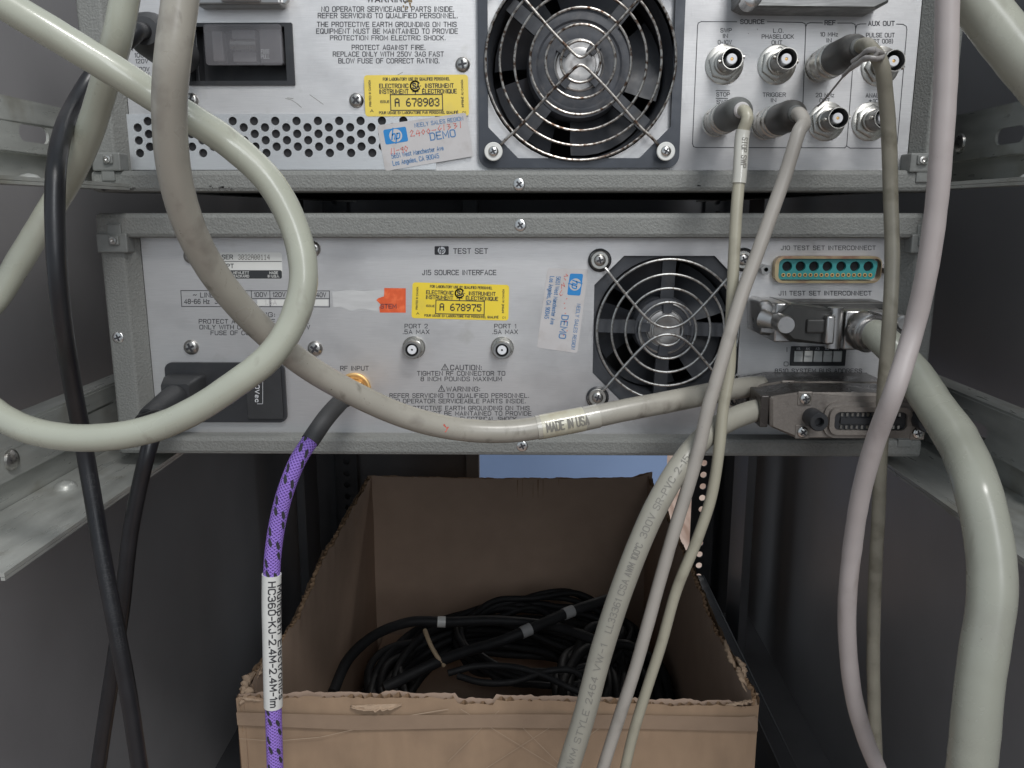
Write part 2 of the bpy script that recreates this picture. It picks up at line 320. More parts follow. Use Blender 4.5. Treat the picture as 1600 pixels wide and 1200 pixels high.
# ---------------------------------------------------------------- lettering
_tc = {}
def glyphs(s, bold=0.0, shear=0.0):
    key = (s, bold, shear)
    if key not in _tc:
        cu = bpy.data.curves.new('t', 'FONT'); cu.body = s; cu.resolution_u = 3; cu.offset = bold; cu.shear = shear
        o = bpy.data.objects.new('t', cu); me = o.to_mesh()
        vs = [(v.co.x, v.co.y) for v in me.vertices]; fs = [tuple(p.vertices) for p in me.polygons]
        o.to_mesh_clear(); bpy.data.objects.remove(o); bpy.data.curves.remove(cu); _tc[key] = (vs, fs)
    return _tc[key]
CAPH = max(v[1] for v in glyphs('H')[0])
STROKES = {}
def _font():
    raw = """A 0,0 2,6 4,0;.7,2 3.3,2|B 0,0 0,6 2.9,6 3.8,5.4 3.8,3.7 2.9,3.1 0,3.1;2.9,3.1 4,2.4 4,.7 3.1,0 0,0|C 4,4.6 3.8,5.4 3,6 1,6 .2,5.4 0,4.5 0,1.5 .2,.6 1,0 3,0 3.8,.6 4,1.4|D 0,0 0,6 2.6,6 3.6,5.4 4,4.4 4,1.6 3.6,.6 2.6,0 0,0|E 3.8,0 0,0 0,6 3.8,6;0,3.1 3.2,3.1|F 0,0 0,6 3.8,6;0,3.1 3.2,3.1
G 4,4.6 3.8,5.4 3,6 1,6 .2,5.4 0,4.5 0,1.5 .2,.6 1,0 3,0 4,.8 4,2.8 2.4,2.8|H 0,0 0,6;4,0 4,6;0,3.1 4,3.1|I .3,0 .3,6|J 0,1.4 .2,.5 .9,0 2,0 2.7,.5 2.9,1.4 2.9,6|K 0,0 0,6;4,6 0,2.4;1.4,3.6 4,0|L 0,6 0,0 3.6,0|M 0,0 0,6 2.4,1.6 4.8,6 4.8,0|N 0,0 0,6 4,0 4,6
O 1,0 .2,.6 0,1.5 0,4.5 .2,5.4 1,6 3.2,6 4,5.4 4.2,4.5 4.2,1.5 4,.6 3.2,0 1,0|P 0,0 0,6 3,6 3.8,5.5 4,4.5 3.8,3.4 3,2.9 0,2.9|Q 1,0 .2,.6 0,1.5 0,4.5 .2,5.4 1,6 3.2,6 4,5.4 4.2,4.5 4.2,1.5 4,.6 3.2,0 1,0;2.6,1.6 4.2,-.2|R 0,0 0,6 3,6 3.8,5.5 4,4.5 3.8,3.5 3,3 0,3;2.4,3 4,0|S 4,4.8 3.6,5.7 2.9,6 1,6 .3,5.6 .1,4.6 .4,3.6 1.2,3.2 2.9,2.9 3.7,2.5 4,1.5 3.7,.4 3,0 1,0 .3,.4 0,1.3
T 0,6 4,6;2,6 2,0|U 0,6 0,1.5 .3,.5 1.1,0 3,0 3.8,.5 4.1,1.5 4.1,6|V 0,6 2,0 4,6|W 0,6 1.3,0 2.7,5.4 4.1,0 5.4,6|X 0,0 4,6;0,6 4,0|Y 0,6 2,3 4,6;2,3 2,0|Z 0,6 4,6 0,0 4,0|0 1,0 .2,.6 0,1.5 0,4.5 .2,5.4 1,6 2.8,6 3.6,5.4 3.8,4.5 3.8,1.5 3.6,.6 2.8,0 1,0|1 .2,4.8 1.4,6 1.4,0|2 0,4.6 .3,5.5 1.1,6 2.7,6 3.5,5.5 3.7,4.4 3.2,3.2 0,0 3.8,0
3 0,5.2 .9,6 2.8,6 3.6,5.4 3.6,3.8 2.8,3.2 1.5,3.2;2.8,3.2 3.8,2.5 3.8,.8 2.9,0 .9,0 0,.9|4 3,0 3,6 0,1.7 4,1.7|5 3.5,6 .4,6 .2,3.2 1,3.7 2.7,3.7 3.6,3.1 3.8,1.9 3.5,.6 2.7,0 1,0 0,.8|6 3.4,5.4 2.6,6 1.2,6 .3,5.2 0,4 0,1.4 .4,.4 1.2,0 2.7,0 3.5,.5 3.8,1.7 3.5,2.9 2.7,3.4 1.1,3.4 0,2.4|7 0,6 3.8,6 1.4,0|8 1.1,3.2 .2,3.8 .2,5.3 1,6 2.8,6 3.6,5.3 3.6,3.8 2.7,3.2 1.1,3.2 0,2.4 0,.8 1,0 2.8,0 3.8,.8 3.8,2.4 2.7,3.2|9 .4,.6 1.2,0 2.6,0 3.5,.8 3.8,2 3.8,4.6 3.4,5.6 2.6,6 1.1,6 .3,5.5 0,4.3 .3,3.1 1.1,2.6 2.7,2.6 3.8,3.6
. .3,0 .3,.55|, .6,.5 .1,-.9|: .3,.6 .3,1.2;.3,3.4 .3,4|- 0,2.8 2.4,2.8|( 1.4,6.6 .4,5 .1,3 .4,1 1.4,-.6|) 0,6.6 1,5 1.3,3 1,1 0,-.6|/ 0,-.4 3,6.4|~ 0,2.6 .8,3.5 1.7,3.3 2.6,2.6 3.4,2.8 4,3.6|a .3,3.7 1,4.1 2.3,4.1 3,3.4 3,0;3,2.3 .9,2.2 .1,1.5 .2,.4 .9,0 2,0 3,.9|c 3.1,3.2 2.4,4.1 1,4.1 .2,3.3 0,2 .2,.8 1,0 2.4,0 3.1,.9|d 3.1,6 3.1,0;3.1,3 2.3,4.1 1,4.1 .2,3.3 0,2 .2,.8 1,0 2.3,0 3.1,1.1|e 0,2.1 3.2,2.1 3,3.3 2.3,4.1 1,4.1 .2,3.3 0,2 .2,.8 1,0 2.4,0 3.1,.8
b 0,0 0,6;0,3 .8,4.1 2.1,4.1 2.9,3.3 3.1,2 2.9,.8 2.1,0 .8,0 0,1.1|g 3.1,4.1 3.1,-1 2.4,-1.8 .8,-1.8 .1,-1.2;3.1,3 2.3,4.1 1,4.1 .2,3.3 0,2 .2,.8 1,0 2.3,0 3.1,1.1|h 0,0 0,6;0,2.9 .9,4.1 2.1,4.1 2.8,3.4 2.8,0|i .2,0 .2,4.1;.2,5.3 .2,5.9|l .2,0 .2,6|m 0,0 0,4.1;0,3 .8,4.1 1.8,4.1 2.4,3.3 2.4,0;2.4,3 3.2,4.1 4.2,4.1 4.8,3.3 4.8,0|n 0,0 0,4.1;0,2.9 .9,4.1 2.1,4.1 2.8,3.4 2.8,0|o 1,0 .2,.8 0,2 .2,3.3 1,4.1 2.2,4.1 3,3.3 3.2,2 3,.8 2.2,0 1,0|p 0,-1.8 0,4.1;0,3 .8,4.1 2.1,4.1 2.9,3.3 3.1,2 2.9,.8 2.1,0 .8,0 0,1.1|r 0,0 0,4.1;0,2.6 .8,3.8 1.9,4.1
s 2.8,3.4 2.1,4.1 .8,4.1 .1,3.4 .4,2.5 2.4,1.7 2.9,.9 2.2,0 .8,0 0,.7|t .9,5.4 .9,.8 1.5,0 2.1,.1;0,4.1 2.1,4.1|u 0,4.1 0,.8 .7,0 1.9,0 2.8,1.1;2.8,4.1 2.8,0|v 0,4.1 1.5,0 3,4.1|z 0,4.1 2.8,4.1 0,0 2.8,0|° .5,4.2 0,4.8 0,5.5 .5,6 1.1,6 1.6,5.5 1.6,4.8 1.1,4.2 .5,4.2|± 0,3.6 3.2,3.6;1.6,2 1.6,5.2;0,.6 3.2,.6|É 3.8,0 0,0 0,6 3.8,6;0,3.1 3.2,3.1;1.4,6.8 2.6,7.8"""
    for g in raw.replace(chr(10), '|').split('|'):
        ch, d = g[0], g[2:]
        STROKES[ch] = [[tuple(float(q) for q in p.split(',')) for p in st.split()] for st in d.split(';')]
_font()
def strip(mb, pts, w, fn, mi=0, step=None):
    """one continuous flat stroke with mitred joints"""
    if step:
        out = [pts[0]]
        for a, b in zip(pts, pts[1:]):
            k = max(1, int(math.hypot(b[0] - a[0], b[1] - a[1]) / step + .5))
            out += [(a[0] + (b[0] - a[0]) * i / k, a[1] + (b[1] - a[1]) * i / k) for i in range(1, k + 1)]
        pts = out
    n = len(pts); closed = n > 3 and pts[0] == pts[-1]; L, Rr = [], []
    def nrm(a, b):
        d = math.hypot(b[0] - a[0], b[1] - a[1]) or 1; return (-(b[1] - a[1]) / d, (b[0] - a[0]) / d)
    for i in range(n):
        p = pts[i]; n0 = nrm(pts[i - 1], p) if i else (nrm(pts[-2], p) if closed else None); n1 = nrm(p, pts[i + 1]) if i < n - 1 else (nrm(p, pts[1]) if closed else None)
        n0 = n0 or n1; n1 = n1 or n0
        mx, my = n0[0] + n1[0], n0[1] + n1[1]; d = math.hypot(mx, my) or 1; mx, my = mx / d, my / d
        k = min(1 / max(mx * n0[0] + my * n0[1], .45), 1.8) * w / 2; ex = ey = 0
        if not closed and i in (0, n - 1):
            s_ = -1 if i == 0 else 1; ex, ey = s_ * n1[1] * w * .4, -s_ * n1[0] * w * .4
        L.append(fn(p[0] + mx * k + ex, p[1] + my * k + ey)); Rr.append(fn(p[0] - mx * k + ex, p[1] - my * k + ey))
    vs = L + Rr; mb.add(vs, [(i, i + 1, n + i + 1, n + i) for i in range(n - 1)], mi)
def txt(mb, s, x0, x1, y0, y1, fn, mi=0, bold=0.0, shear=0.0, sub=False, wt=None):   # caps from y0 (top) to y1 (baseline)
    x = 0; segs = []
    for ch in s:
        if ch == ' ': x += 3.6; continue
        st = STROKES.get(ch) or STROKES['-']; wd = max(p[0] for q in st for p in q)
        segs += [[(p[0] + x + shear * p[1], p[1]) for p in q] for q in st]; x += wd + 1.75
    a = min(p[0] for q in segs for p in q); b = max(p[0] for q in segs for p in q); b = max(b, a + .01)
    kx = (x1 - x0) / (b - a) if len(s) > 1 or b - a > 1 else (y1 - y0) / 6
    ky = (y1 - y0) / 6; w = (wt or (.97 + bold * 20)) * abs(y1 - y0) / 6
    for q in segs: strip(mb, [(x0 + (p[0] - a) * kx, y1 - p[1] * ky) for p in q], w, fn, mi, w * 1.2 if sub else None)
def vtxt(mb, s, x0, x1, y0, y1, fn, mi=0, up=True, bold=0.0):     # lettering turned a quarter
    if up: g = lambda a, b: fn(x0 + b * (x1 - x0), y1 - a * (y1 - y0))
    else: g = lambda a, b: fn(x1 - b * (x1 - x0), y0 + a * (y1 - y0))
    K = (y1 - y0) / (x1 - x0); txt(mb, s, 0, K, 0, 1, lambda a, b: g(a / K, b), mi, bold)
DOT = {'A': '01110 10001 10001 11111 10001 10001 10001', '0': '01110 10001 10011 10101 11001 10001 01110', '1': '00100 01100 00100 00100 00100 00100 01110',
       '2': '01110 10001 00001 00110 01000 10000 11111', '3': '01110 10001 00001 00110 00001 10001 01110', '4': '00010 00110 01010 10010 11111 00010 00010',
       '5': '11111 10000 11110 00001 00001 10001 01110', '6': '00110 01000 10000 11110 10001 10001 01110', '7': '11111 00001 00001 00010 00100 00100 00100',
       '8': '01110 10001 10001 01110 10001 10001 01110', '9': '01110 10001 10001 01111 00001 00010 01100'}
def dots(mb, s, x0, x1, y0, y1, fn, mi=0, k=.62):
    w = (x1 - x0) / (len(s) * 6 - 1); h = (y1 - y0) / 7
    for i, ch in enumerate(s):
        if ch == ' ': continue
        for r, row in enumerate(DOT[ch].split()):
            for c, b in enumerate(row):
                if b == '1':
                    cx = x0 + (i * 6 + c + .5) * w; cy = y0 + (r + .5) * h
                    mb.add([fn(cx - w * k, cy - h * k), fn(cx + w * k, cy - h * k), fn(cx + w * k, cy + h * k), fn(cx - w * k, cy + h * k)], [(0, 1, 2, 3)], mi)
def line(mb, pts, w, fn, mi=0, closed=False):                 # flat stroke in the drawing's own units
    pts = list(pts) + ([pts[0]] if closed else [])
    for (ax, ay), (bx, by) in zip(pts, pts[1:]):
        d = math.hypot(bx - ax, by - ay) or 1; ex, ey = (bx - ax) / d * w / 2, (by - ay) / d * w / 2
        mb.add([fn(ax - ex - ey, ay - ey + ex), fn(ax - ex + ey, ay - ey - ex), fn(bx + ex + ey, by + ey - ex), fn(bx + ex - ey, by + ey + ex)], [(0, 1, 2, 3)], mi)
def fill(mb, pts, fn, mi=0): mb.add([fn(*p) for p in pts], [tuple(range(len(pts)))], mi)
def onplane(Y): return lambda x, y: P(x, y, Y)
def quadmap(c, w, h, Y):                                      # drawing units (w x h) -> the sticker's four corners on plane Y
    q = [P(x, y, Y) for x, y in c]
    def fn(u, v, lift=0.0):
        u /= w; v /= h
        p = (q[0] * (1 - u) + q[1] * u) * (1 - v) + (q[3] * (1 - u) + q[2] * u) * v
        return p + Vector((0, -lift, 0))
    return fn
def lifted(fn, d): return lambda u, v: fn(u, v, d)
def rr2(x0, x1, y0, y1, r): return [(x, y) for x, y in rrect(x0, x1, y0, y1, r, 4)]

# ================================================================= THE RACK
rack = thing('equipment_rack', (0, .25, -.53), 'dark grey equipment rack with galvanised support rails holding the two test instruments', 'rack')
for sx, nm in ((-1, 'left'), (1, 'right')):
    b = MB(); b.box((sx * .300, -.12 if sx < 0 else -.47, -.56), (sx * .306, .66, .45)); b.build('side_panel', M['rackwall'], rack)  # right panel lengthened forward, unseen, to shade the right side
def rail(sx, z0):
    """flange at z0, web with an embossed slotted strip above it"""
    b = MB(); xo = .2405; ya, yb = -.135, .56
    b.box((sx * .198, ya, z0), (sx * xo, yb, z0 + .0016))                     # flange
    b.box((sx * .198, ya, z0 - .0015), (sx * .1996, yb, z0 - .0002))           # turned lip
    b.box((sx * (xo + .0005), ya, z0 + .0001), (sx * (xo + .002), yb, z0 + .0195))
    holes = []
    y = -.112 if sx < 0 else -.098
    k = 0
    while y < .5:
        L_ = .0245 if k % 1 == 0 else .01
        holes.append(rrect(y, y + L_, z0 + .0205, z0 + .0285, .0039, 6)); y += .085; k += 1
    vs, fs = holes_mesh([(ya, z0 + .0155), (yb, z0 + .0155), (yb, z0 + .0386), (ya, z0 + .0386)], holes, -.0007, .0007)
    b.add([(sx * (xo - .0032 + q[1]), q[0], q[2]) for q in vs], fs)
    b.box((sx * (xo - .0032), ya, z0 + .0150), (sx * (xo + .002), yb, z0 + .0155))
    b.box((sx * (xo - .0032), ya, z0 + .0386), (sx * (xo + .009), yb, z0 + .0399))
    for yy in (-.036, .10, .24):                                                # pressed lances
        b.lathe((sx * .229, yy, z0 + .0014), (0, 0, 1), [(0, .0058), (.0016, .0052), (.0032, .0035), (.004, .0)], 14)
    o = b.build('support_rail', M['galv'], rack, bevel=.0005)
    for yy in (-.064, .045):
        s = MB(); s.lathe((sx * (xo - .004), yy, z0 + .0245), (-sx, 0, 0), [(0, .005), (.0012, .0048), (.0026, .003), (.003, .0)], 16)
        s.build('rail_rivet', M['steel'], o)
    return o
for sx in (-1, 1):
    rail(sx, .0118); rail(sx, -.1365)
for sx in (-1, 1):                                                              # perforated rear posts
    hs = []
    z = -.50
    while z < .3:
        hs.append(circ(sx * .2285, z, .0042, 12)); z += .0155
    b = MB(); vs, fs = holes_mesh(rrect(min(sx * .215, sx * .242), max(sx * .215, sx * .242), -.53, .4, .001), hs, .585, .587); b.add(vs, fs)
    b.box((sx * .2422, .585, -.53), (sx * .2445, .63, .4))
    b.build('rear_post', M['black'], rack)
    b = MB(); b.box((sx * .252, .47, -.53), (sx * .262, .53, .4)); b.build('side_brace', M['rackpost'], rack, bevel=.001)
    b = MB(); b.box((sx * .214, -.1, -.468), (sx * .228, .56, -.455)); b.box((sx * .228, -.1, -.53), (sx * .230, .56, -.455)); b.build('base_rail', M['rackpost'], rack, bevel=.001)
b = MB(); b.box((-.30, -.1, -.54), (.30, .62, -.53)); b.build('base_shelf', M['rackpost'], rack)
b = MB(); b.box((-.30, .600, -.53), (-.062, .603, .40)); b.build('rear_filler_panel', M['rackpost'], rack)
b = MB(); b.box((.246, .604, -.53), (.30, .607, -.1005)); b.build('dark_opening_sheet', M['void'], rack)  # added black sheet that darkens the opening beside the right post
b = MB(); b.box((-.30, .604, -.10), (.30, .607, .45)); b.build('gap_light_blocker', M['rackpost'], rack)  # added sheet, keeps the lit room out of the gap between instruments
b = MB(); b.box((-.075, .58, -.53), (-.058, .598, .40)); b.build('rear_mullion', mat('grey_rack_steel', (.12, .125, .13), .4, .3), rack, bevel=.001)

# the room seen past the rack
b = MB(); b.add([(-4, -4, -.95), (4, -4, -.95), (4, 5, -.95), (-4, 5, -.95)], [(0, 1, 2, 3)])
b.build('wooden_floor', M['floor'], label='varnished wooden floor behind the rack', kind='structure', recalc=False)
b = MB(); b.add([(-4, 5, -.95), (4, 5, -.95), (4, 5, 3), (-4, 5, 3)], [(0, 1, 2, 3)])
b.build('room_wall', mat('pale_wall_paint', (.5, .5, .48), .8), label='pale wall far behind the rack', kind='structure', recalc=False)
bl = thing('room_partition', (0.0, 2.06, -.95), 'blue board standing on the wooden floor behind the cardboard box and rack', 'partition')
b = MB(); b.box((-.6, 2.05, -.93), (.445, 2.075, -.30)); b.build('board', M['blue_board'], bl, bevel=.002)
for x in (-.5, .25):
    b = MB(); b.box((x, 1.99, -.95), (x + .03, 2.14, -.9305)); b.build('foot', M['rackpost'], bl)

# ================================================================= SMALL HARDWARE PROTOTYPES
def screw_mesh(r, mats, parent, loc, washer=0.0, ang=20, torx=False, name='screw'):
    """pan head with a flat dark cross for the shaded recess; faces the camera side (-Y)"""
    b = MB()
    if washer: b.lathe((0, 0, 0), (0, -1, 0), [(0, washer), (.0008, washer), (.0011, washer * .93), (.0011, r * .8)], 28, 1, cap1=False)
    h = .0009 if washer else 0
    b.lathe((0, -h, 0), (0, -1, 0), [(0, r * 1.02), (r * .14, r), (r * .34, r * .88), (r * .46, r * .66), (r * .50, r * .40), (r * .51, 0)], 28, 0)
    y = -(h + r * .535)
    for k in range(2):
        a = R(ang + 90 * k); ux, uz = math.cos(a), math.sin(a); L_, w = r * .60, r * .15
        b.add([(ux * i * L_ - uz * j * w, y + (0.03 * r if abs(i) == 1 else 0) , uz * i * L_ + ux * j * w) for i, j in ((-1, -1), (0, -1), (1, -1), (1, 1), (0, 1), (-1, 1))],
              [(0, 1, 4, 5), (1, 2, 3, 4)], 2)  # dark plates stand in for the shade of a cut cross
    b.lathe((0, y - .00002, 0), (0, -1, 0), [(0, r * .2), (.00002, r * .2)], 10, 2)
    return b.build(name, mats, parent, loc=loc, local=True)

def instrument_parts():
    pass

# ================================================================= CHASSIS
YP = 0.006                                    # rear panel plane; the frame faces stand 9 mm proud of it
YF = -0.003
XL, XR = P(156, 400, YF).x, P(1470, 400, YF).x
INK = onplane(YP - .00008)
def chassis(root, zt, zb, rail_top, rail_bot):
    """case skin, frame sides and rails between zt and zb; rail_top/rail_bot = inner edges"""
    b = MB(); t = .0015
    b.box((XL + .004, .012, zt - .0035), (XR - .004, .46, zt - .002)); b.box((XL + .004, .012, zb + .002), (XR - .004, .46, zb + .0035))
    b.box((XL + .004, .012, zb + .0036), (XL + .0055, .46, zt - .0036)); b.box((XR - .0055, .012, zb + .0036), (XR - .004, .46, zt - .0036))
    b.box((XL + .004, .4601, zb + .002), (XR - .004, .4615, zt - .002))
    b.build('case_cover', M['dark_case'], root)
    def side(sx):
        xo = XL if sx < 0 else XR
        xi = xo - sx * .0172; xm = xo - sx * .0125
        pr = [(xo + sx * -.0012, YF), (xo, YF + .0014), (xo, .03), (xi, .03), (xi, YP - .0005), (xm, YF), ]
        bb = MB(); z0 = rail_bot if rail_bot is not None else zb; z1 = rail_top if rail_top is not None else zt
        bb.loft([[Vector((x, y, z0 + .0003)) for x, y in pr], [Vector((x, y, z1 - .0003)) for x, y in pr]], 0, False)
        o = bb.build('frame_side', M['paint'], root, bevel=.0008)
        return o
    sides = side(-1), side(1)
    def hrail(za, zc, name):
        bb = MB(); bb.box((XL - .0007, YF - .0006, za), (XR + .0007, .03, zc)); return bb.build(name, M['paint'], root, bevel=.0022)
    rails = []
    if rail_top is not None: rails.append(hrail(rail_top, zt, 'frame_rail'))
    if rail_bot is not None: rails.append(hrail(zb, rail_bot, 'frame_rail'))
    return sides, rails

# ---------------------------------------------------------------- upper instrument
zU0 = P(800, 300, YF).z; zU1 = P(800, 266, YF).z; zUT = zU0 + .1985
up = thing('electronic_instrument', (0, .2, zU0), 'upper silver test instrument with square fan and rows of BNC sockets', 'test instrument')
u_sides, u_rails = chassis(up, zUT, zU0, zUT - .011, zU1)
# rear panel with fan opening
fcx, fhw = P(906, 95, YP).x, .0500
fcz = P(905, 263, YP).z + fhw
xa, xb = P(165, 0, YP).x, P(1455, 0, YP).x
xa = XL + .0175; xb = XR - .0175
b = MB()
inl = prect(297, 455, 38, 131, YP)
vs, fs = holes_mesh([(xa, zU1 - .001), (xb, zU1 - .001), (xb, zUT - .011), (xa, zUT - .011)], [circ(fcx, fcz, .0475, 48), inl], YP, YP + .0015)
b.add(vs, fs); b.build('rear_panel', M['alu'], up)
# perforated strip
vx0, vx1 = P(183, 222, YP).x, P(681, 222, YP).x; vz0, vz1 = P(420, 266, YP).z + .0002, P(420, 178.5, YP).z
YV = YP - .0014
hl = []
ax0 = P(430, 189, YV); px = P(463.3, 189, YV).x - ax0.x; pz = (P(430, 239, YV).z - ax0.z) / 5
for r in range(6):
    for k in range(-8, 8):
        hx = ax0.x + (k + (0 if r % 2 == 0 else -.5)) * px; hz = ax0.z + r * pz
        if P(205, 210, YV).x < hx < P(645, 210, YV).x: hl.append(circ(hx, hz, .00212, 16))
b = MB(); vs, fs = holes_mesh([(vx0, vz0), (vx1, vz0), (vx1, vz1), (vx0, vz1)], hl, YV, YP - .0002); b.add(vs, fs)
vent = b.build('vent_plate', M['alu2'], up)
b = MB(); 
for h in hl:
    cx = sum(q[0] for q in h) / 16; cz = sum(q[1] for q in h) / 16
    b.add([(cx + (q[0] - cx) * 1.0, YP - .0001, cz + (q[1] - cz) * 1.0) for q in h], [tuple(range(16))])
b.build('vent_hole_shade', M['void'], vent)  # dark discs paint the shade seen through the vent holes

def fan(root, cx, cz, Yf, hw, rings, hub_r, metal_r, screw_off, guardmat, rot, nbl=5, bezel=True, cham=.02, straight=True):
    """axial fan: housing, impeller, motor plate and wire finger guard"""
    h = MB()
    if bezel:
        vs, fs = holes_mesh(rrect(cx - hw, cx + hw, cz - hw, cz + hw, .006, 6), [octo(cx, cz, hw * .905, hw * .30)], Yf - .004, YP - .0003)
        h.add(vs, fs, 0)
    depth = YP + .032
    # barrel
    n = 48; r0 = hw * .925 if bezel else hw * .985
    h.lathe((cx, YP + .002, cz), (0, 1, 0), [(0, r0), (.004, r0 * .97), (.028, r0 * .95)], n, 1, cap0=False, cap1=False)
    h.lathe((cx, depth + .02, cz), (0, 1, 0), [(0, r0 * 1.3), (.001, r0 * 1.3)], n, 2)
    for k in range(4):                                                   # struts holding the motor
        a = R(rot + 90 * k + 10); ux, uz = math.cos(a), math.sin(a)
        q = [(hub_r * .9, -.0035), (r0, -.0035), (r0, .0035), (hub_r * .9, .0035)]
        for Y0 in (YP + .006,):
            ring0 = [Vector((cx + ux * d - uz * w, Y0, cz + uz * d + ux * w)) for d, w in q]; ring1 = [v + Vector((0, .004, 0)) for v in ring0]
            h.loft([ring1, ring0], 1, False)
    fo = h.build('cooling_fan', [M['bezel'], M['fanblade'], M['void']], root, bevel=.0005)
    m = MB(); m.lathe((cx, YP + .022, cz), (0, -1, 0), [(0, hub_r), (.014, hub_r), (.0165, hub_r * .96), (.0172, hub_r * .82), (.0164, hub_r * .78), (.0170, hub_r * .62), (.0170, metal_r)], 48, 0, cap1=False)
    m.lathe((cx, YP + .0049, cz), (0, -1, 0), [(-.002, metal_r * 1.02), (.0002, metal_r), (.0005, metal_r * .95), (-.0008, metal_r * .90), (-.0008, metal_r * .70), (.0002, metal_r * .68), (.0004, metal_r * .64), (.0003, metal_r * .34), (.0001, metal_r * .30), (.0001, 0)], 40, 1, cap0=False)
    for k in range(4):
        a = R(rot + 8 + 90 * k); ux, uz = math.cos(a), math.sin(a); q = [(metal_r * .60, -.0021), (metal_r * 1.05, -.0027), (metal_r * 1.05, .0027), (metal_r * .60, .0021)]
        r0_ = [Vector((cx + ux * d - uz * w, YP + .0026, cz + uz * d + ux * w)) for d, w in q]
        m.loft([[v + Vector((0, .003, 0)) for v in r0_], r0_], 0, False)
    m.build('motor_hub', [M['fanhub'], M['hubmetal']], fo)
    w = MB()
    for k in range(nbl):
        a0 = 2 * PI * k / nbl + R(rot); rows = []
        for i in range(7):
            t = i / 6; row = []
            for d in (hub_r * .98, (hub_r + r0) / 2, r0 * .93):
                a = a0 + t * (2 * PI / nbl) * .8 + d * 4; row.append(Vector((cx + d * math.cos(a), YP + .013 + t * .016, cz + d * math.sin(a))))
            rows.append(row)
        w.loft(rows, 0, True, False, False, closed=False)
    w.build('fan_blades', M['fanblade'], fo, recalc=False)
    g = MB(); Yg = Yf - .0052; wr = .00068
    for r in rings:
        g.wire([(cx + r * math.cos(2 * PI * i / 64), Yg, cz + r * math.sin(2 * PI * i / 64)) for i in range(64)], wr, 8, 0, True)
    Yw = Yg - 2 * wr
    so = screw_off
    for sg in (1, -1):
        pts = []
        tip = rings[-1] * (.18 if straight else .16)
        kn = rings[-1] * (.55 if straight else 1.25)
        half = [(so, so), (so * .86, so * .86), (.0283, .0291), (.0145, .0142), (.0051, .0051), (.002, .0025)] if straight else [(so, so), (so * .89, so * .86), (.0217, .0181), (.0125, .0079), (.0064, .0033)]
        raw = [(-x, z * sg) for x, z in half] + [(0, .0018 * sg)] + [(x, z * sg) for x, z in half[::-1]]
        raw = smooth2(raw, 10)
        for x, z in raw:
            e = max(abs(x), abs(z)) / so; dz = 0 if e < .86 else (e - .86) / .14 * .003
            pts.append((cx + x, Yw + dz, cz + z))
        g.wire(pts, wr * 1.1, 8, 0)
    for ax_ in (-1, 1):
        for az in (-1, 1):
            g.wire([(cx + ax_ * so + .0036 * math.cos(2 * PI * i / 20), Yw + .0032, cz + az * so + .0036 * math.sin(2 * PI * i / 20)) for i in range(20)], wr, 6, 0, True)
    g.build('finger_guard', guardmat, fo)
    return fo
def octo(cx, cz, hw, c): return [(cx - hw + c, cz - hw), (cx + hw - c, cz - hw), (cx + hw, cz - hw + c), (cx + hw, cz + hw - c), (cx + hw - c, cz + hw), (cx - hw + c, cz + hw), (cx - hw, cz + hw - c), (cx - hw, cz - hw + c)]
def smooth2(p, n):
    out = []
    for i in range(len(p) - 1):
        a = p[max(i - 1, 0)]; b_ = p[i]; c = p[i + 1]; d = p[min(i + 2, len(p) - 1)]
        for k in range(n):
            t = k / n
            out.append(tuple(.5 * (2 * b_[j] + (c[j] - a[j]) * t + (2 * a[j] - 5 * b_[j] + 4 * c[j] - d[j]) * t * t + (3 * b_[j] - a[j] - 3 * c[j] + d[j]) * t ** 3) for j in range(len(b_))))
    out.append(tuple(p[-1])); return out
u_fan = fan(up, fcx, fcz, YP, fhw, [.0463, .0393, .0322, .0246, .0170, .0096], .0262, .0125, .0424, M['wire'], 40)
sc0 = screw_mesh(.0026, [M['chrome'], M['label_clean'], M['ink']], u_fan, (fcx - .0424, YP - .0085, fcz - .0424), washer=.0045, ang=28)
for ax_, az in ((1, -1), (-1, 1), (1, 1)): copy_tree(sc0, u_fan, (fcx + ax_ * .0424, YP - .0085, fcz + az * .0424), rot=(0, R(33 * ax_ * az), 0))
# bright clipped corners behind the bezel
for ax_ in (-1, 1):
    for az in (-1, 1):
        k = fhw * .905; c = fhw * .30
        for s_ in (0, 1):
            q = [(k - c * .98, k - .0004), (k - c * .62, k - c * .40), (k - c * .48, k - c * .40), (k - c * .74, k - .0004)]
            if s_: q = [(z, x) for x, z in q]
            b = MB(); b.prism([(fcx + ax_ * x, fcz + az * z) for x, z in q], YP - .0008, YP - .0004); b.build('corner_tape', M['alu2'], u_fan)

# screws on the panel and frame
psc = screw_mesh(.0036, [M['steel'], M['steel'], M['ink']], up, P(723, 101, YP), ang=10)
for x, y, a in ((557, 157, 55), (299, 157, 30)): copy_tree(psc, up, P(x, y, YP), rot=(0, R(a), 0))
fsc = screw_mesh(.0030, [M['chrome'], M['steel'], M['ink']], up, P(811, 288, YF - .0006), ang=40); fsc.scale = (1, .4, 1)

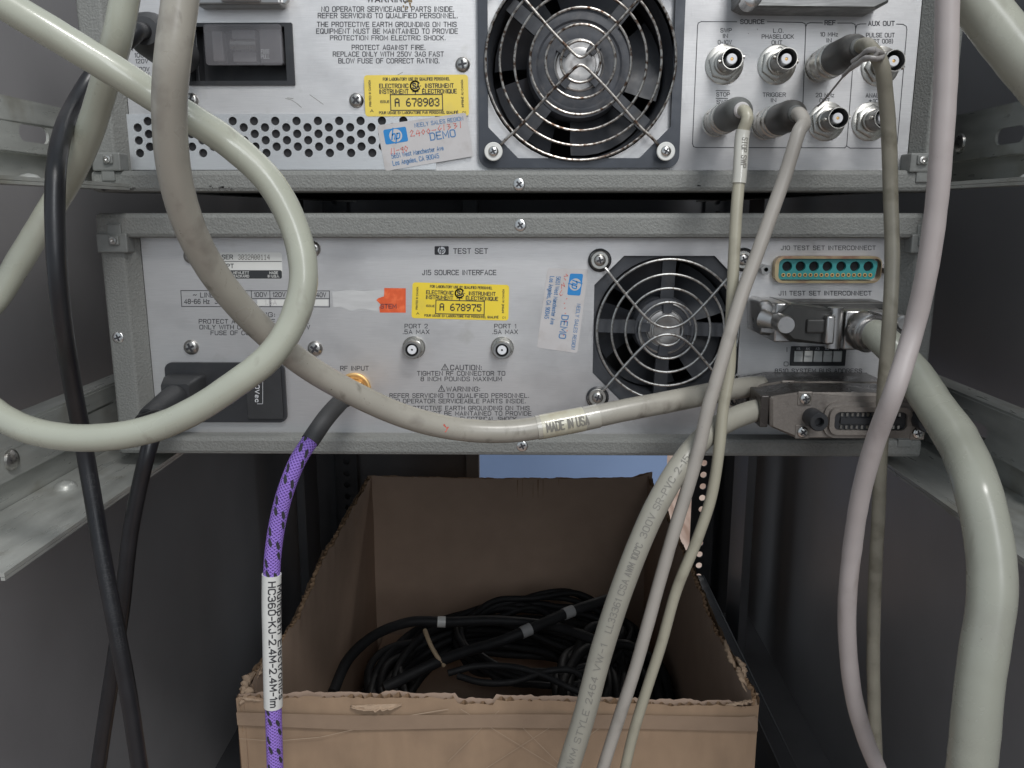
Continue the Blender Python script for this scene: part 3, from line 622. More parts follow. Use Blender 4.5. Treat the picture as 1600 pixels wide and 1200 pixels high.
# corner latches of the frames
def latch(root, px0, px1, py0, py1, flip, below, mirror=False):
    b = MB(); Y0 = YF - .0022
    b.pbox(px0, px1, py0, py1, Y0, .012, 0)
    s = 1 if below else -1
    w = px1 - px0; h = py1 - py0
    sx0 = px0 + w * (.36 if not mirror else .26)
    b.pbox(sx0, sx0 + w * .36, py0 + h * .1, py0 + h * .62, Y0 - .0012, Y0 + .0003, 0)
    o = b.build('corner_latch', M['paint_smooth'], root, bevel=.0007)
    c = P(sx0 + w * .18, py0 + h * .36, Y0 - .0012)
    q = MB(); q.lathe(c, (0, -1, 0), [(0, .0019), (.0006, .0018), (.0008, .0009), (.0003, 0)], 16); q.build('latch_screw', M['steel'], o)
    q = MB(); q.pbox(sx0 - 2, sx0 + w * .44, *( (py1 - h * .1, py1 + h * .55) if below else (py0 - h * .5, py0 + h * .16)), Y0 + .0006, .004, 0); q.build('latch_hook', M['paint_smooth'], o, bevel=.0006)
    return o
latch(up, 142, 189, 238, 267, 0, True)
latch(up, 1424, 1466, 239, 269, 0, True, True)

def chips(root, spots, Y, seed):
    random.seed(seed)
    for x, y, n, dx in spots:
        for _ in range(n):
            cx, cy = x + random.gauss(0, dx), y + random.gauss(0, 1.6); r_ = random.uniform(.9, 2.6)
            b = MB(); fill(b, [(cx + r_ * random.uniform(.5, 1.9) * math.cos(t), cy + r_ * random.uniform(.3, .8) * math.sin(t)) for t in (0, .9, 1.8, 2.7, 3.6, 4.5, 5.4)], onplane(Y), 0)
            b.build('paint_chip', M['bootdark'], root, recalc=False)
chips(u_rails[0], ((207, 296, 5, 5), (338, 293, 6, 8), (352, 295, 4, 5), (1085, 291, 2, 8), (170, 296, 3, 6)), YF - .00075, 4)
# lettering on the upper panel
L_ = MB()
T = lambda s, x0, x1, y0, y1, bold=0.0, mi=0: txt(L_, s, x0, x1, y0, y1, INK, mi, bold)
T('WARNING:', 574, 641, -5, 3, .025)
def flush(name, root):
    global L_
    L_.build(name, M['ink_soft'], root, recalc=False); L_ = MB()
nm = iter(('warning_lettering',) + ('socket_lettering',) * 4)
for it in (
    ('NO OPERATOR SERVICEABLE PARTS INSIDE.', 502.5, 709, 10.5, 18), ('REFER SERVICING TO QUALIFIED PERSONNEL.', 497, 714.5, 20.7, 28),
    ('THE PROTECTIVE EARTH GROUNDING ON THIS', 495.5, 713, 34.5, 41.7), ('EQUIPMENT MUST BE MAINTAINED TO PROVIDE', 494.5, 715, 45, 52.3),
    ('PROTECTION FROM ELECTRIC SHOCK.', 516, 695.5, 55.7, 62.5), ('PROTECT AGAINST FIRE.', 550, 664, 70.5, 77.6),
    ('REPLACE ONLY WITH 250V 3AG FAST', 520.5, 693, 81, 88), ('BLOW FUSE OF CORRECT RATING.', 529, 686, 91.5, 98.6),
    None, ('SWP', 1126, 1143, 44.5, 50.4), ('IN', 1130, 1137, 53.2, 59), ('0-10V', 1122, 1143, 63, 68.8), ('L.O.', 1208.5, 1223.7, 45, 50.8),
    ('PHASELOCK', 1190.6, 1240, 54.2, 60.2), ('OUT', 1206, 1222, 63.6, 69.6), None, ('10 MHz', 1282, 1309, 50.6, 56.6), ('IN', 1292, 1299, 60, 66),
    None, ('PULSE OUT', 1353.6, 1397.5, 51.8, 58), ('(OPT 008)', 1357, 1395, 61.5, 67.5), None, ('STOP', 1119.7, 1140, 144.6, 150.4), ('SWP', 1120, 1138, 156.2, 162),
    ('TRIGGER', 1192, 1227.4, 145, 151), ('IN', 1205, 1212.5, 153.8, 159.4), ('20 MHz', 1275, 1303, 145.5, 151.5), ('OUT', 1281, 1296, 154, 160),
    ('ANALOG', 1353, 1385, 146, 152), ('\u00b110V', 1358, 1380, 155, 161),
    None, ('48-66 Hz', 193, 226, 62.5, 69), ('400 VA MAX', 180, 227, 73, 79.4), ('100V', 210.5, 231, 83.2, 89.4), ('120V', 212, 231, 92.4, 98.6),
    ('220V', 212, 233, 105, 111), ('240V', 213, 233, 113.4, 119.6)):
    if it is None: flush(next(nm), up); continue
    T(*it, .006)
flush('voltage_lettering', up)
for s, x0, x1, y0, y1 in (('SOURCE', 1157, 1194, 30.8, 37), ('REF', 1289, 1305, 32.2, 38.8), ('AUX OUT', 1357, 1397.5, 33.2, 39.8)): T(s, x0, x1, y0, y1, .018)
LW = 1.3
def PL(pts): line(L_, pts, LW, INK)
PL([(1119, 141.7), (1140, 141.9)]); PL([(1119, 153.6), (1137, 153.8)])
PL([(1151, 34), (1096, 33.7), (1091, 36), (1090, 40), (1082, 224), (1083.5, 229), (1088, 230.5), (1320, 231), (1323, 228), (1337, 44), (1336, 38), (1331, 36), (1309, 36)])
PL([(1199, 34), (1253, 35), (1258, 37), (1259, 42), (1252, 231)]); PL([(1259, 42), (1261, 37), (1266, 35.4), (1285, 35.8)])
PL([(1337, 44), (1339, 39), (1344, 37.5), (1353, 37.3)]); PL([(1401, 37.6), (1411, 38), (1416, 41), (1417, 46), (1402, 225), (1400, 230), (1396, 231.6), (1328, 231.4), (1323, 228)])
flush('socket_outline', up)

b = MB(); SC = onplane(YP - .00005)
for pts in ([(446, 154), (455, 156), (463, 161), (471, 168)], [(449, 153), (458, 154)], [(523, 192), (540, 203)], [(620, 118), (629, 113)], [(484, 148), (505, 163)], [(1183, 45), (1184, 46.5)], [(1169, 52), (1170, 53)], [(1200, 120), (1206, 117)]): strip(b, pts, .8, SC, 0)
b.build('panel_scuff', M['ink_worn'], up, recalc=False)
b = MB(); random.seed(3)
for k in range(16):
    cx, cy = 637 + random.gauss(0, 3), 6 + random.gauss(0, 5); r_ = random.uniform(.8, 2.4)
    fill(b, [(cx + r_ * random.uniform(.5, 1) * math.cos(t * .9), cy + r_ * random.uniform(.6, 1.3) * math.sin(t * .9)) for t in range(7)], lambda u, v, k=k: P(u, v, YP - .00005 - k * .000004), 0)
b.build('glue_stain', mat('brown_glue', (.22, .15, .06), .5), up, recalc=False)
# stickers
def csa_sticker(root, corners, number, old, label):
    q = quadmap(corners, 163, 65, YP - (.0016 if old else .0001)); b = MB()
    fill(b, rr2(0, 163, 0, 65, 5), lifted(q, .00006), 0)
    k = lifted(q, .00014); t = lambda s, x0, x1, y0, y1, bold=.012: txt(b, s, x0, x1, y0, y1, k, 1, bold)
    t('FOR LABORATORY USE BY QUALIFIED PERSONNEL', 30, 134.5, 4.4, 8.6); t('ELECTRONIC', 24, 69, 14, 20.2); t('INSTRUMENT', 24, 69, 22.8, 29)
    t('INSTRUMENT', 96, 140, 14, 20.2); t('\u00c9LECTRONIQUE', 91, 144.5, 22.8, 29); t('ISSUE', 24.5, 38.5, 40, 43.6)
    t('POUR USAGE EN LABORATOIRE PAR PERSONNEL QUALIFI\u00c9', 22, 146, 57.4, 61.2); t('01', 153, 158, 58, 61.4, 0)
    line(b, [(40.5, 30.8), (122, 30.8), (122, 55.6), (40.5, 55.6)], 1.5, k, 1, True)
    dots(b, 'A ' + number, 47, 117, 36.6, 49.6, k, 1)
    vtxt(b, 'PRINTED IN CANADA', 7, 10, 8, 49, k, 1, True, .01); vtxt(b, 'IMPRIM\u00c9 AU CANADA', 152, 155, 8, 51, k, 1, True, .01); txt(b, 'A', 8, 13, 54, 58, k, 1)
    arc = [(80 + 7.3 * math.cos(R(a)), 17.5 - 7.6 * math.sin(R(a))) for a in range(38, 326, 12)]
    line(b, arc, 2.4, k, 1); line(b, [(80, 25), (80, 29.5)], 1.6, k, 1); line(b, [(75.5, 26.4), (84.5, 26.4)], 1.3, k, 1)
    txt(b, 'SA', 76.4, 86.5, 13.2, 21.5, k, 1, .03); fill(b, [(87.5, 16.6), (89, 16.6), (89, 18.2), (87.5, 18.2)], k, 1)
    return b.build('approval_sticker', [M['yellow_old'] if old else M['yellow'], M['ink']], root, recalc=False, label=label)
csa_sticker(up, [(568.5, 117.5), (731, 116.5), (733, 181), (571, 182)], '678903', True, None)
def hp_logo(b, q, x0, x1, y0, y1, bg_, fg):
    w = x1 - x0; h = y1 - y0; cx = (x0 + x1) / 2; cy = (y0 + y1) / 2
    fill(b, rr2(x0, x1, y0, y1, h * .12), lifted(q, .00012), bg_)
    fill(b, [(cx + h * .44 * math.cos(2 * PI * i / 28), cy + h * .44 * math.sin(2 * PI * i / 28)) for i in range(28)], lifted(q, .00018), fg)
    k = lifted(q, .00024); hs = h * .085; X = lambda a, b_: (cx + a * h, cy + b_ * h)
    for st in ([X(-.10, -.50), X(-.30, .22)], [X(-.21, -.06), X(-.12, -.14), X(-.03, -.13), X(-.02, -.04), X(-.10, .22)], [X(.12, -.13), X(-.07, .50)], [X(.11, -.13), X(.27, -.13), X(.30, -.05), X(.24, .16), X(.17, .21), X(.03, .21)]): strip(b, st, hs, k, bg_)
def red_strokes(b, q, seqs):
    for sq in seqs: line(b, sq, .9, lifted(q, .00016), 3)
    for sq in seqs:
        x, y = sq[-1]; fill(b, [(x + .9 * math.cos(i * 1.05), y + .9 * math.sin(i * 1.05)) for i in range(6)], lifted(q, .00018), 3)
def demo_sticker(root, corners, dy, strokes):
    q = quadmap(corners, 140, 71, dy); b = MB(); fill(b, rr2(0, 140, 0, 71, 4), lifted(q, .00006), 0)
    hp_logo(b, q, 8, 44, 8, 31, 1, 0); k = lifted(q, .00014)
    txt(b, 'NEELY SALES REGION', 58, 134, 5.6, 11.4, k, 2); txt(b, 'DEMO', 79, 118, 24, 35, k, 2, .004)
    txt(b, '5651 West Manchester Ave', 14, 96, 46.5, 53.3, k, 2); txt(b, 'Los Angeles, CA 90045', 14, 87, 57.5, 64.5, k, 2)
    red_strokes(b, q, strokes)
    return b.build('demo_sticker', [M['label_white'], M['blue_ink'], M['blue_text'], M['red_ink']], root, recalc=False)
D0 = [[(49, 18), (52, 15), (54, 17), (49, 24), (55, 24)], [(61, 16), (58, 22), (64, 21)], [(63, 17), (62.5, 25)], [(70, 17), (67, 20), (69, 24), (72, 20), (70, 17)],
      [(78, 17), (75, 20), (77, 24), (80, 20), (78, 17)], [(83, 20), (89, 20)], [(97, 14), (93, 19), (95, 22), (98, 19)], [(103, 14), (102, 22)], [(108, 14), (112, 15), (109, 18), (113, 19), (109, 22)], [(118, 14), (122, 15), (119, 18), (123, 19), (119, 22)], [(129, 13), (128, 22)],
      [(16, 38), (14, 46)], [(20, 38), (19, 47)], [(23, 42), (27, 42)], [(33, 39), (30, 41), (33, 43), (34, 39), (33, 47)], [(38, 38), (36, 42), (38, 46), (41, 41), (38, 38)]]
demo_sticker(up, [(589.2, 196), (728, 175.8), (739.3, 244), (602, 267.5)], YP - .0018, D0)

# power inlet with fuse window
b = MB()
vs, fs = holes_mesh(prect(295, 457, 36, 134, YP, .0006), [prect(301, 445, 42, 127, YP)], YP - .0012, YP + .004); b.add(vs, fs)
a_ = P(301, 42, YP); c_ = P(445, 127, YP)
b.box((a_.x - .001, YP + .012, a_.z + .001), (c_.x + .001, YP + .0135, c_.z - .001))
for x0, x1, z0, z1 in ((a_.x - .002, a_.x, c_.z, a_.z), (c_.x, c_.x + .002, c_.z, a_.z), (a_.x - .002, c_.x + .002, c_.z - .002, c_.z), (a_.x - .002, c_.x + .002, a_.z, a_.z + .002)):
    b.box((x0, YP + .004, z0), (x1, YP + .0135, z1))
inlet = b.build('power_inlet', M['black'], up, bevel=.0003)
b = MB()
vs, fs = holes_mesh(prect(325, 441, 39, 103, YP - .001, .0015), [], YP - .0035, YP - .0020); b.add(vs, fs)
b.build('fuse_window', M['clear_plastic'], inlet, bevel=.0006)
b = MB(); b.pbox(330, 350, 48, 96, YP + .0015, YP + .008); b.pbox(361, 401, 46, 97, YP + .002, YP + .009, 0); b.pbox(404, 441, 45, 99, YP + .0015, YP + .008); b.build('fuse_carrier', mat('smoke_grey_carrier', (.30, .29, .30), .4, 0, .25, 60), inlet, bevel=.0006)
b = MB(); q0 = P(361, 70, YP); q1 = P(401, 70, YP); b.lathe((q0.x, YP + .001, q0.z), (1, 0, 0), [(0, .003), (q1.x - q0.x, .003)], 20); b.build('fuse', M['nickel'], inlet)
b = MB(); k = onplane(YP - .0037); txt(b, 'FUSE', 408, 421, 77.5, 83.5, k, 0, wt=.7); txt(b, 'PULL', 408, 421, 85.5, 91.5, k, 0, wt=.7); b.build('fuse_lettering', mat('dim_white_ink', (.34, .34, .35), .6), inlet, recalc=False)

# modules cut by the top of the picture
b = MB(); b.pbox(300, 438, -60, 7, YP - .010, YP, 0); b.pbox(340, 405, -60, 2, YP - .013, YP - .0101, 1); o = b.build('interface_module', [M['nickel_dark'], M['zinc']], up, bevel=.001)
b = MB(); b.lathe(P(445, -1, YP - .004), (0, -1, 0), [(0, .0026), (.003, .0024), (.003, 0)], 6, smooth=False); b.build('standoff', M['chrome'], o)
b = MB(); c0 = [(1158, -60), (1388, -60), (1392, 2), (1372, 12), (1172, 10), (1157, 2)]
b.prism([(P(x, y, YP - .018).x, P(x, y, YP - .018).z) for x, y in c0], YP - .018, YP - .0002, 0, .002)
b.pbox(1172, 1360, -60, 19, YP - .0035, YP - .0001, 0)
o = b.build('interface_connector', mat('brushed_grey_shell', (.20, .20, .195), .42, .6, .3, 30, (3, 3, 90), rvar=.1), up, bevel=.0008)
b = MB(); b.lathe(P(1168, 4, YP - .013), (0, -1, 0), [(0, .0042), (.010, .0042), (.0106, .0034), (.0106, 0)], 20); b.build('thumb_screw', M['chrome'], o)

# BNC sockets
def bnc(root, x, y, hexang=0):
    o = Vector(P(x, y, YP)); b = MB(); ax = (0, -1, 0)
    b.lathe((0, 0, 0), ax, [(0, .0094), (.0004, .0094), (.0006, .0090), (.0006, .006)], 32, 0, cap1=False)
    b.lathe((0, -.0006, 0), ax, [(0, .0078), (.0001, .0081), (.0018, .0081), (.0021, .0074), (.0021, .005)], 6, 0, False, cap1=False)
    b.lathe((0, -.0021, 0), ax, [(0, .0064), (.0006, .0064), (.0008, .0050), (.0018, .0050), (.0020, .0056), (.0032, .0056), (.0034, .0050)], 32, 0, cap0=False, cap1=False)
    b.lathe((0, -.0055, 0), ax, [(0, .0050), (.0112, .0050), (.0115, .0049)], 32, 1, cap0=False, cap1=False)
    b.lathe((0, -.0170, 0), ax, [(0, .0049), (0, .0046)], 32, 0, cap0=False, cap1=False)
    b.lathe((0, -.0170, 0), ax, [(0, .0046), (-.0090, .0045)], 32, 1, cap0=False, cap1=False)
    b.lathe((0, -.0090, 0), ax, [(0, .0045), (.0001, 0)], 24, 2)  # black floor, shade inside the barrel put into the colour
    for s in (-1, 1):
        b.lathe((s * .0049, -.0145, s * .001), (s, 0, 0), [(0, .0010), (.0012, .0010), (.0013, 0)], 10, 0)
    so = b.build('bnc_socket', [M['nickel'], M['nickel_dark'], M['void']], root, loc=o, local=True)
    q = MB(); q.lathe((0, -.0088, 0), ax, [(0, .0025), (.0066, .0025), (.0069, .0022), (.0069, .0008), (.0055, .0007)], 24, 0, cap1=False); q.build('insulator', M['teflon'], so, loc=o, local=True)
    q = MB(); q.lathe((0, -.0135, 0), ax, [(0, .0008), (.0018, .0008), (.0019, 0)], 10, 0); q.build('centre_contact', M['gold'], so, loc=o, local=True)
    return so
b0 = bnc(up, 1131.5, 101)
for x, y, a in ((1213.5, 101, 20), (1291, 190, 5), (1375, 104, 40), (1360, 190, 15), (1279, 105, 0), (1119, 191, 10), (1196, 195, 25)):
    k = copy_tree(b0, up, P(x, y, YP), rot=(0, R(a), 0))
    if (x, y) in ((1279, 105), (1119, 191), (1196, 195)): k.scale = (.76, .55, .76)   # hidden under their plugs

# ---------------------------------------------------------------- lower instrument
zL1 = P(800, 333, YF).z; zL1i = P(800, 372, YF).z; zL0i = P(800, 684, YF).z; zL0 = P(800, 712, YF).z
lo = thing('electronic_instrument', (0, .2, zL0), 'lower silver test instrument with TEST SET lettering and octagonal fan', 'test instrument')
chassis(lo, zL1, zL0, zL1i, zL0i)
ocx = P(1041.5, 515, YP)
fx, fz = ocx.x, ocx.z; ohw = (P(1155, 512, YP).x - P(926, 512, YP).x) / 2
b = MB()
vs, fs = holes_mesh([(xa, zL0i - .002), (xb, zL0i - .002), (xb, zL1i + .001), (xa, zL1i + .001)], [octo(fx, fz, ohw, .0150)], YP, YP + .0015)
b.add(vs, fs); b.build('rear_panel', M['alu'], lo)
l_fan = fan(lo, fx, fz, YP + .0015, ohw, [.0368, .0292, .0220, .0148, .0078], .0165, .0138, .0368, M['wire_clean'], 78, bezel=False, straight=False)
b = MB(); vs, fs = holes_mesh(octo(fx, fz, ohw * 1.06, .013), [circ(fx, fz, ohw * .985, 48)], YP + .0025, YP + .0045); b.add(vs, fs); b.build('fan_frame', M['fanblade'], l_fan)
sc1 = screw_mesh(.0030, [M['steel'], M['nickel'], M['ink']], l_fan, P(937, 406.5, YP - .0042), washer=.0046, ang=15)
for x, y in ((1161, 405.5), (933.5, 620.5), (1158, 620)): copy_tree(sc1, l_fan, P(x, y, YP - .0042), rot=(0, R(x), 0))
for i, (x, y) in enumerate(((937, 406.5), (1161, 405.5), (933.5, 620.5), (1158, 620))):
    b = MB(); p = P(x, y, YP); b.lathe(p, (0, -1, 0), [(0, .0060), (.0012, .0060), (.0016, .0054), (.0041, .0046)], 28, 0, cap1=False); b.build('rubber_grommet', M['black'], l_fan)
ps2 = screw_mesh(.0040, [M['steel'], M['steel'], M['ink']], lo, P(299, 542.5, YP), ang=25)
for x, y, a in ((492.5, 544.5, 60), (489, 389, 0), (299, 400, 40)): copy_tree(ps2, lo, P(x, y, YP), rot=(0, R(a), 0))
fs2 = screw_mesh(.0030, [M['chrome'], M['steel'], M['ink']], lo, P(813, 352, YF - .0006), ang=35); fs2.scale = (1, .4, 1)
for x, y, a in ((816, 697, 10), (184.5, 527.5, 15)): copy_tree(fs2, lo, P(x, y, YF - (.0006 if x > 700 else 0)), rot=(0, R(a), 0))
latch(lo, 149, 200, 365, 395, 0, False)
latch(lo, 1426, 1468, 366, 396, 0, False, True)
b = MB(); b.pbox(1404, 1424, 687, 699, YF - .0012, YF); b.build('rail_notch', M['paint_smooth'], lo, bevel=.0004)

L_ = MB()
q = quadmap([(679, 384.6), (701.2, 384.6), (701.2, 398.2), (679, 398.2)], 22.2, 13.6, YP)
nm = iter(('test_set_lettering', 'port_lettering', 'caution_lettering', 'input_lettering', 'rating_lettering', 'interconnect_lettering', 'interconnect_lettering'))
for it in (
    ('TEST SET', 708.6, 762, 388.5, 396, .006), ('J15 SOURCE INTERFACE', 660, 775, 422.2, 429.4, .006),
    None, ('PORT 2', 632.6, 668, 506.5, 512.6, .006), ('.5A MAX', 630, 670.6, 515.4, 521.6, .006), ('PORT 1', 772.6, 806, 506.5, 512.6, .006), ('.5A MAX', 770, 808.7, 515.4, 521.6, .006),
    None, ('CAUTION:', 704, 752, 570.6, 578, .006), ('TIGHTEN RF CONNECTOR TO', 652, 789, 580.2, 586.6, .004), ('8 INCH POUNDS MAXIMUM', 657.6, 783.7, 589, 595.2, .004),
    ('WARNING:', 698, 749.5, 604.6, 611.4, .006), ('REFER SERVICING TO QUALIFIED PERSONNEL.', 609, 826, 615, 621.2, .004), ('NO OPERATOR SERVICEABLE PARTS INSIDE.', 613, 821, 623.6, 629.8, .004),
    ('THE PROTECTIVE EARTH GROUNDING ON THIS', 609, 827, 634.6, 640.8, .004), ('EQUIPMENT MUST BE MAINTAINED TO PROVIDE', 604, 830, 643, 649, .004), ('PROTECTION FROM ELECTRICAL SHOCK.', 630, 809, 651.6, 657.8, .004),
    None, ('RF INPUT', 532, 575.7, 572.2, 578.6, .006), None, ('WARNING:', 366, 429, 488.4, 495, .006), ('PROTECT AGAINST FIRE. REPLACE', 311, 482, 499, 505.2, .006), ('ONLY WITH CORRECT RATED 250V', 312, 484, 508, 514.2, .006), ('FUSE OF CORRECT RATING.', 329.5, 465, 517, 523.2, .006),
    ('~ LINE VOLTAGE', 302, 386, 457.5, 464.4, .004), ('48-66 Hz  300 VA MAX', 288, 388, 467.6, 474.4, .004), ('100V', 397.3, 416.5, 457, 463.6, .006), ('120V', 426.5, 445.5, 457, 463.6, .006), ('220V', 457, 476, 457, 463.6, .006), ('240V', 489, 509, 457.4, 464, .006),
    None, ('J10 TEST SET INTERCONNECT', 1220.4, 1368, 384.2, 390.4, .004), None, ('J11 TEST SET INTERCONNECT', 1217, 1361.5, 455, 461.3, .004),
    None, ('8510 SYSTEM BUS ADDRESS', 1211, 1346.5, 576.4, 582.6, .004), ('I', 1229.6, 1231, 543, 549.5, 0), ('O', 1225, 1231.5, 565.5, 571.8, 0)):
    if it is None: flush(next(nm), lo); continue
    txt(L_, *it[:5], INK, 0, it[5])
flush('address_lettering', lo)
for x0, x1, y0, y1 in ((690, 700.5, 569, 578), (685, 694.8, 602.3, 611.4)):
    line(L_, [((x0 + x1) / 2, y0), (x1, y1), (x0, y1)], 1.1, INK, 0, True); line(L_, [((x0 + x1) / 2, y0 + 3), ((x0 + x1) / 2, y1 - 2.4)], 1.1, INK, 0)
flush('warning_triangle', lo)
line(L_, [(282.5, 454), (514.6, 454.6), (515, 479.6), (284, 478.8)], 1.2, INK, 0, True); line(L_, [(392.5, 466.4), (515, 466.6)], 1.1, INK, 0)
for x in (392.5, 421.5, 451, 483): line(L_, [(x, 454), (x + .8, 479)], 1.1, INK, 0)
flush('rating_table', lo)
b = MB(); hp_logo(b, q, 0, 22.2, 0, 13.6, 0, 1); b.build('maker_emblem', [M['ink'], M['alu2']], lo, recalc=False)
b = MB(); k = onplane(YP - .00006)
for x0, x1 in ((402, 420.5), (424, 449.5), (454, 481), (486, 513)): fill(b, [(x0, 468), (x1, 468), (x1, 477.8), (x0, 477.8)], k, 0)
txt(b, '1.5A', 414, 432, 469.5, 475.8, onplane(YP - .0001), 1); b.build('rating_label', [M['label_clean'], M['label_white']], lo, recalc=False)
# serial plate
q = quadmap([(341, 394.4), (440.5, 394.4), (441.4, 436), (342, 436)], 100, 42, YP); b = MB(); fill(b, rr2(0, 100, 0, 42, 5), lifted(q, .00006), 0)
fill(b, rr2(.6, 99.4, 28, 41.4, 3), lifted(q, .0001), 1); k = lifted(q, .00014)
line(b, [(1, 14.2), (99, 14.2)], .9, k, 1); line(b, [(.5, 5), (.5, 37)], .7, k, 1)
txt(b, 'SER', 6, 22.5, 4, 10.4, k, 1, .008); dots(b, '3032A00114', 31, 81, 3.2, 11.6, k, 2, .5); txt(b, 'OPT', 7, 23.5, 18.2, 24.4, k, 1, .008)
txt(b, 'HEWLETT', 23, 47.5, 30.2, 33.8, k, 0, .01); txt(b, 'PACKARD', 23, 47.5, 35.6, 39.2, k, 0, .01); txt(b, 'MADE', 80, 93, 30.2, 33.8, k, 0, .01); txt(b, 'IN U.S.A.', 77.5, 95, 35.6, 39.2, k, 0, .01)
hp_logo(b, q, 7, 20.5, 30, 39.6, 0, 1); b.build('serial_plate', [M['label_clean'], M['serial_black'], M['ink_worn']], lo, recalc=False)
csa_sticker(lo, [(644.6, 441), (795.6, 445.2), (794.4, 501), (642.8, 497)], '678975', False, None)
D1 = [[(9, 38), (12, 34), (13, 40)], [(16, 40), (19, 37)], [(24, 40), (30, 37), (27, 43), (33, 42)], [(36, 41), (40, 43)], [(44, 39), (46, 42), (43, 44)], [(50, 30), (50.6, 31)], [(58, 33), (58.6, 34)], [(66, 31), (66.8, 32)], [(75, 29), (75.6, 30)], [(88, 26), (88.6, 27)], [(104, 22), (104.6, 23)], [(112, 27), (112.6, 28)]]
demo_sticker(lo, [(919.5, 420.5), (902, 552), (838.7, 543), (855.5, 419)], YP - .0001, D1)
b = MB(); fill(b, [(600.4, 450), (634, 450.4), (634, 488.6), (593.4, 488.4), (592.6, 480), (595, 476), (588, 469), (591, 466), (600, 463)], onplane(YP - .0001), 0)
txt(b, 'STEM', 595, 619, 475.4, 481.6, onplane(YP - .00018), 1, .02); b.build('torn_sticker', [M['orange'], mat('dark_red_print', (.20, .05, .05), .6)], lo, recalc=False)
b = MB(); fill(b, [(519, 456), (548, 453), (570, 455), (601, 452), (599, 462), (588, 468), (592, 476), (591, 487), (566, 482), (548, 486), (532, 479), (521, 480)], onplane(YP - .00005), 0); b.build('tape_residue', M['residue'], lo, recalc=False)
# port sockets
def port(root, x, y):
    o = P(x, y, YP); b = MB(); ax = (0, -1, 0)
    b.lathe((0, 0, 0), ax, [(0, .0060), (.0012, .0060), (.0016, .0056), (.0016, .004)], 28, 0, cap1=False)
    b.lathe((0, -.0016, 0), ax, [(0, .0050), (.0001, .0053), (.0035, .0053), (.0037, .0049), (.0037, .003)], 6, 0, False, cap1=False)
    b.lathe((0, -.0037, 0), ax, [(0, .0046), (.0052, .0046), (.0055, .0044), (.0055, .0034), (.003, .0033)], 28, 1, cap1=False)
    b.lathe((0, -.006, 0), ax, [(0, .0034), (.0001, 0)], 20, 2)
    so = b.build('port_socket', [M['nickel'], M['nickel_dark'], M['void']], root, loc=o, local=True)
    q = MB(); q.lathe((0, -.006, 0), ax, [(0, .0024), (.0026, .0024), (.0028, .0022), (.0028, .0006), (.002, .0005)], 20, 0, cap1=False); q.build('insulator', M['teflon'], so, loc=o, local=True)
    return so
p0 = port(lo, 647, 542.5); copy_tree(p0, lo, P(785, 543, YP))
# gold RF input socket
b = MB(); o_ = P(554, 608, YP); b.lathe(o_, (0, -1, 0), [(0, .0090), (.0016, .0090), (.0019, .0086), (.0019, .0078), (.0013, .0076), (.0013, .006)], 40, cap1=False)
b.lathe(o_ + Vector((0, -.0013, 0)), (0, -1, 0), [(0, .0064), (.0001, .0066), (.0034, .0066), (.0038, .0061), (.0038, .004)], 6, 0, False, cap1=False)
b.lathe(o_ + Vector((0, -.005, 0)), (0, -1, 0), [(.0008 * k, .0048 if k % 2 else .0044) for k in range(10)], 30)
b.build('gold_socket', M['gold'], lo)
# power inlet of the lower instrument
b = MB(); vs, fs = holes_mesh(prect(267, 445, 566, 658, YP, .004), [], YP - .0022, YP - .0001); b.add(vs, fs)
pts = prect(276, 440, 572, 652, YP - .0022, .002)
inl2 = b.build('power_inlet', M['black'], lo, bevel=.0008)
b = MB(); vs, fs = holes_mesh(prect(391, 441, 574, 652, YP, .001), [], YP - .0032, YP - .0021); b.add(vs, fs); b.build('voltage_cover', M['plug'], inl2, bevel=.0004)
b = MB(); k = onplane(YP - .0034); vtxt(b, '120Vac', 399, 405, 590, 628, k, 0, False, .02); line(b, [(402, 631), (410.5, 631), (410.5, 594)], .7, k, 0); b.build('voltage_lettering', M['white_ink'], inl2, recalc=False)
# J10: teal mixed-contact connector
Yc = YP - .0045
b = MB(); so_ = prect(1205, 1373, 399.5, 441, YP, .0042); si_ = prect(1211, 1371.5, 403.5, 437.5, YP, .0028)
vs, fs = holes_mesh(so_, [si_], YP - .0050, YP - .0001); b.add(vs, fs, 0)
j10 = b.build('interconnect_socket', M['brass_shell'], lo, bevel=.0007)
big = [P(x, 416.2, YP - .003) for x in (1230, 1251, 1272, 1293, 1314.5, 1336, 1357)]
c0 = [(1218, 405), (1364, 405), (1371, 409), (1371, 416), (1366, 434), (1362, 436.5), (1219, 436.5), (1215.5, 433), (1215, 409)]
b = MB(); vs, fs = holes_mesh([(P(x, y, YP - .003).x, P(x, y, YP - .003).z) for x, y in c0], [circ(q.x, q.z, .00255, 20) for q in big], YP - .003, YP - .0006); b.add(vs, fs, 0)
for q in big: b.lathe((q.x, YP - .0008, q.z), (0, -1, 0), [(0, .0026), (.0001, .0026)], 20, 1)
b.build('contact_insert', [M['teal'], M['void']], j10)
b = MB()
for i in range(17):
    q = P(1223.7 + i * 8.49, 429.6, YP - .003); b.lathe(q, (0, -1, 0), [(0, .00095), (.0004, .00095), (.0004, .00055), (.0001, .0005)], 12, 0, cap1=False); b.lathe(q, (0, -1, 0), [(.00005, .0005), (.0001, 0)], 8, 1)
b.build('small_contacts', [M['gold'], M['void']], j10)
b = MB(); b.lathe(P(1192, 420, YP), (0, -1, 0), [(0, .0027), (.006, .0027), (.006, .0012), (.004, .001)], 6, 0, False, cap1=False)
jk = b.build('jack_screw', M['nickel_dark'], j10)
b = MB(); b.lathe(P(1381, 420, YP), (0, -1, 0), [(0, .0027), (.006, .0027), (.006, .0012), (.004, .001)], 6, 0, False, cap1=False); b.build('jack_screw', M['nickel_dark'], j10)
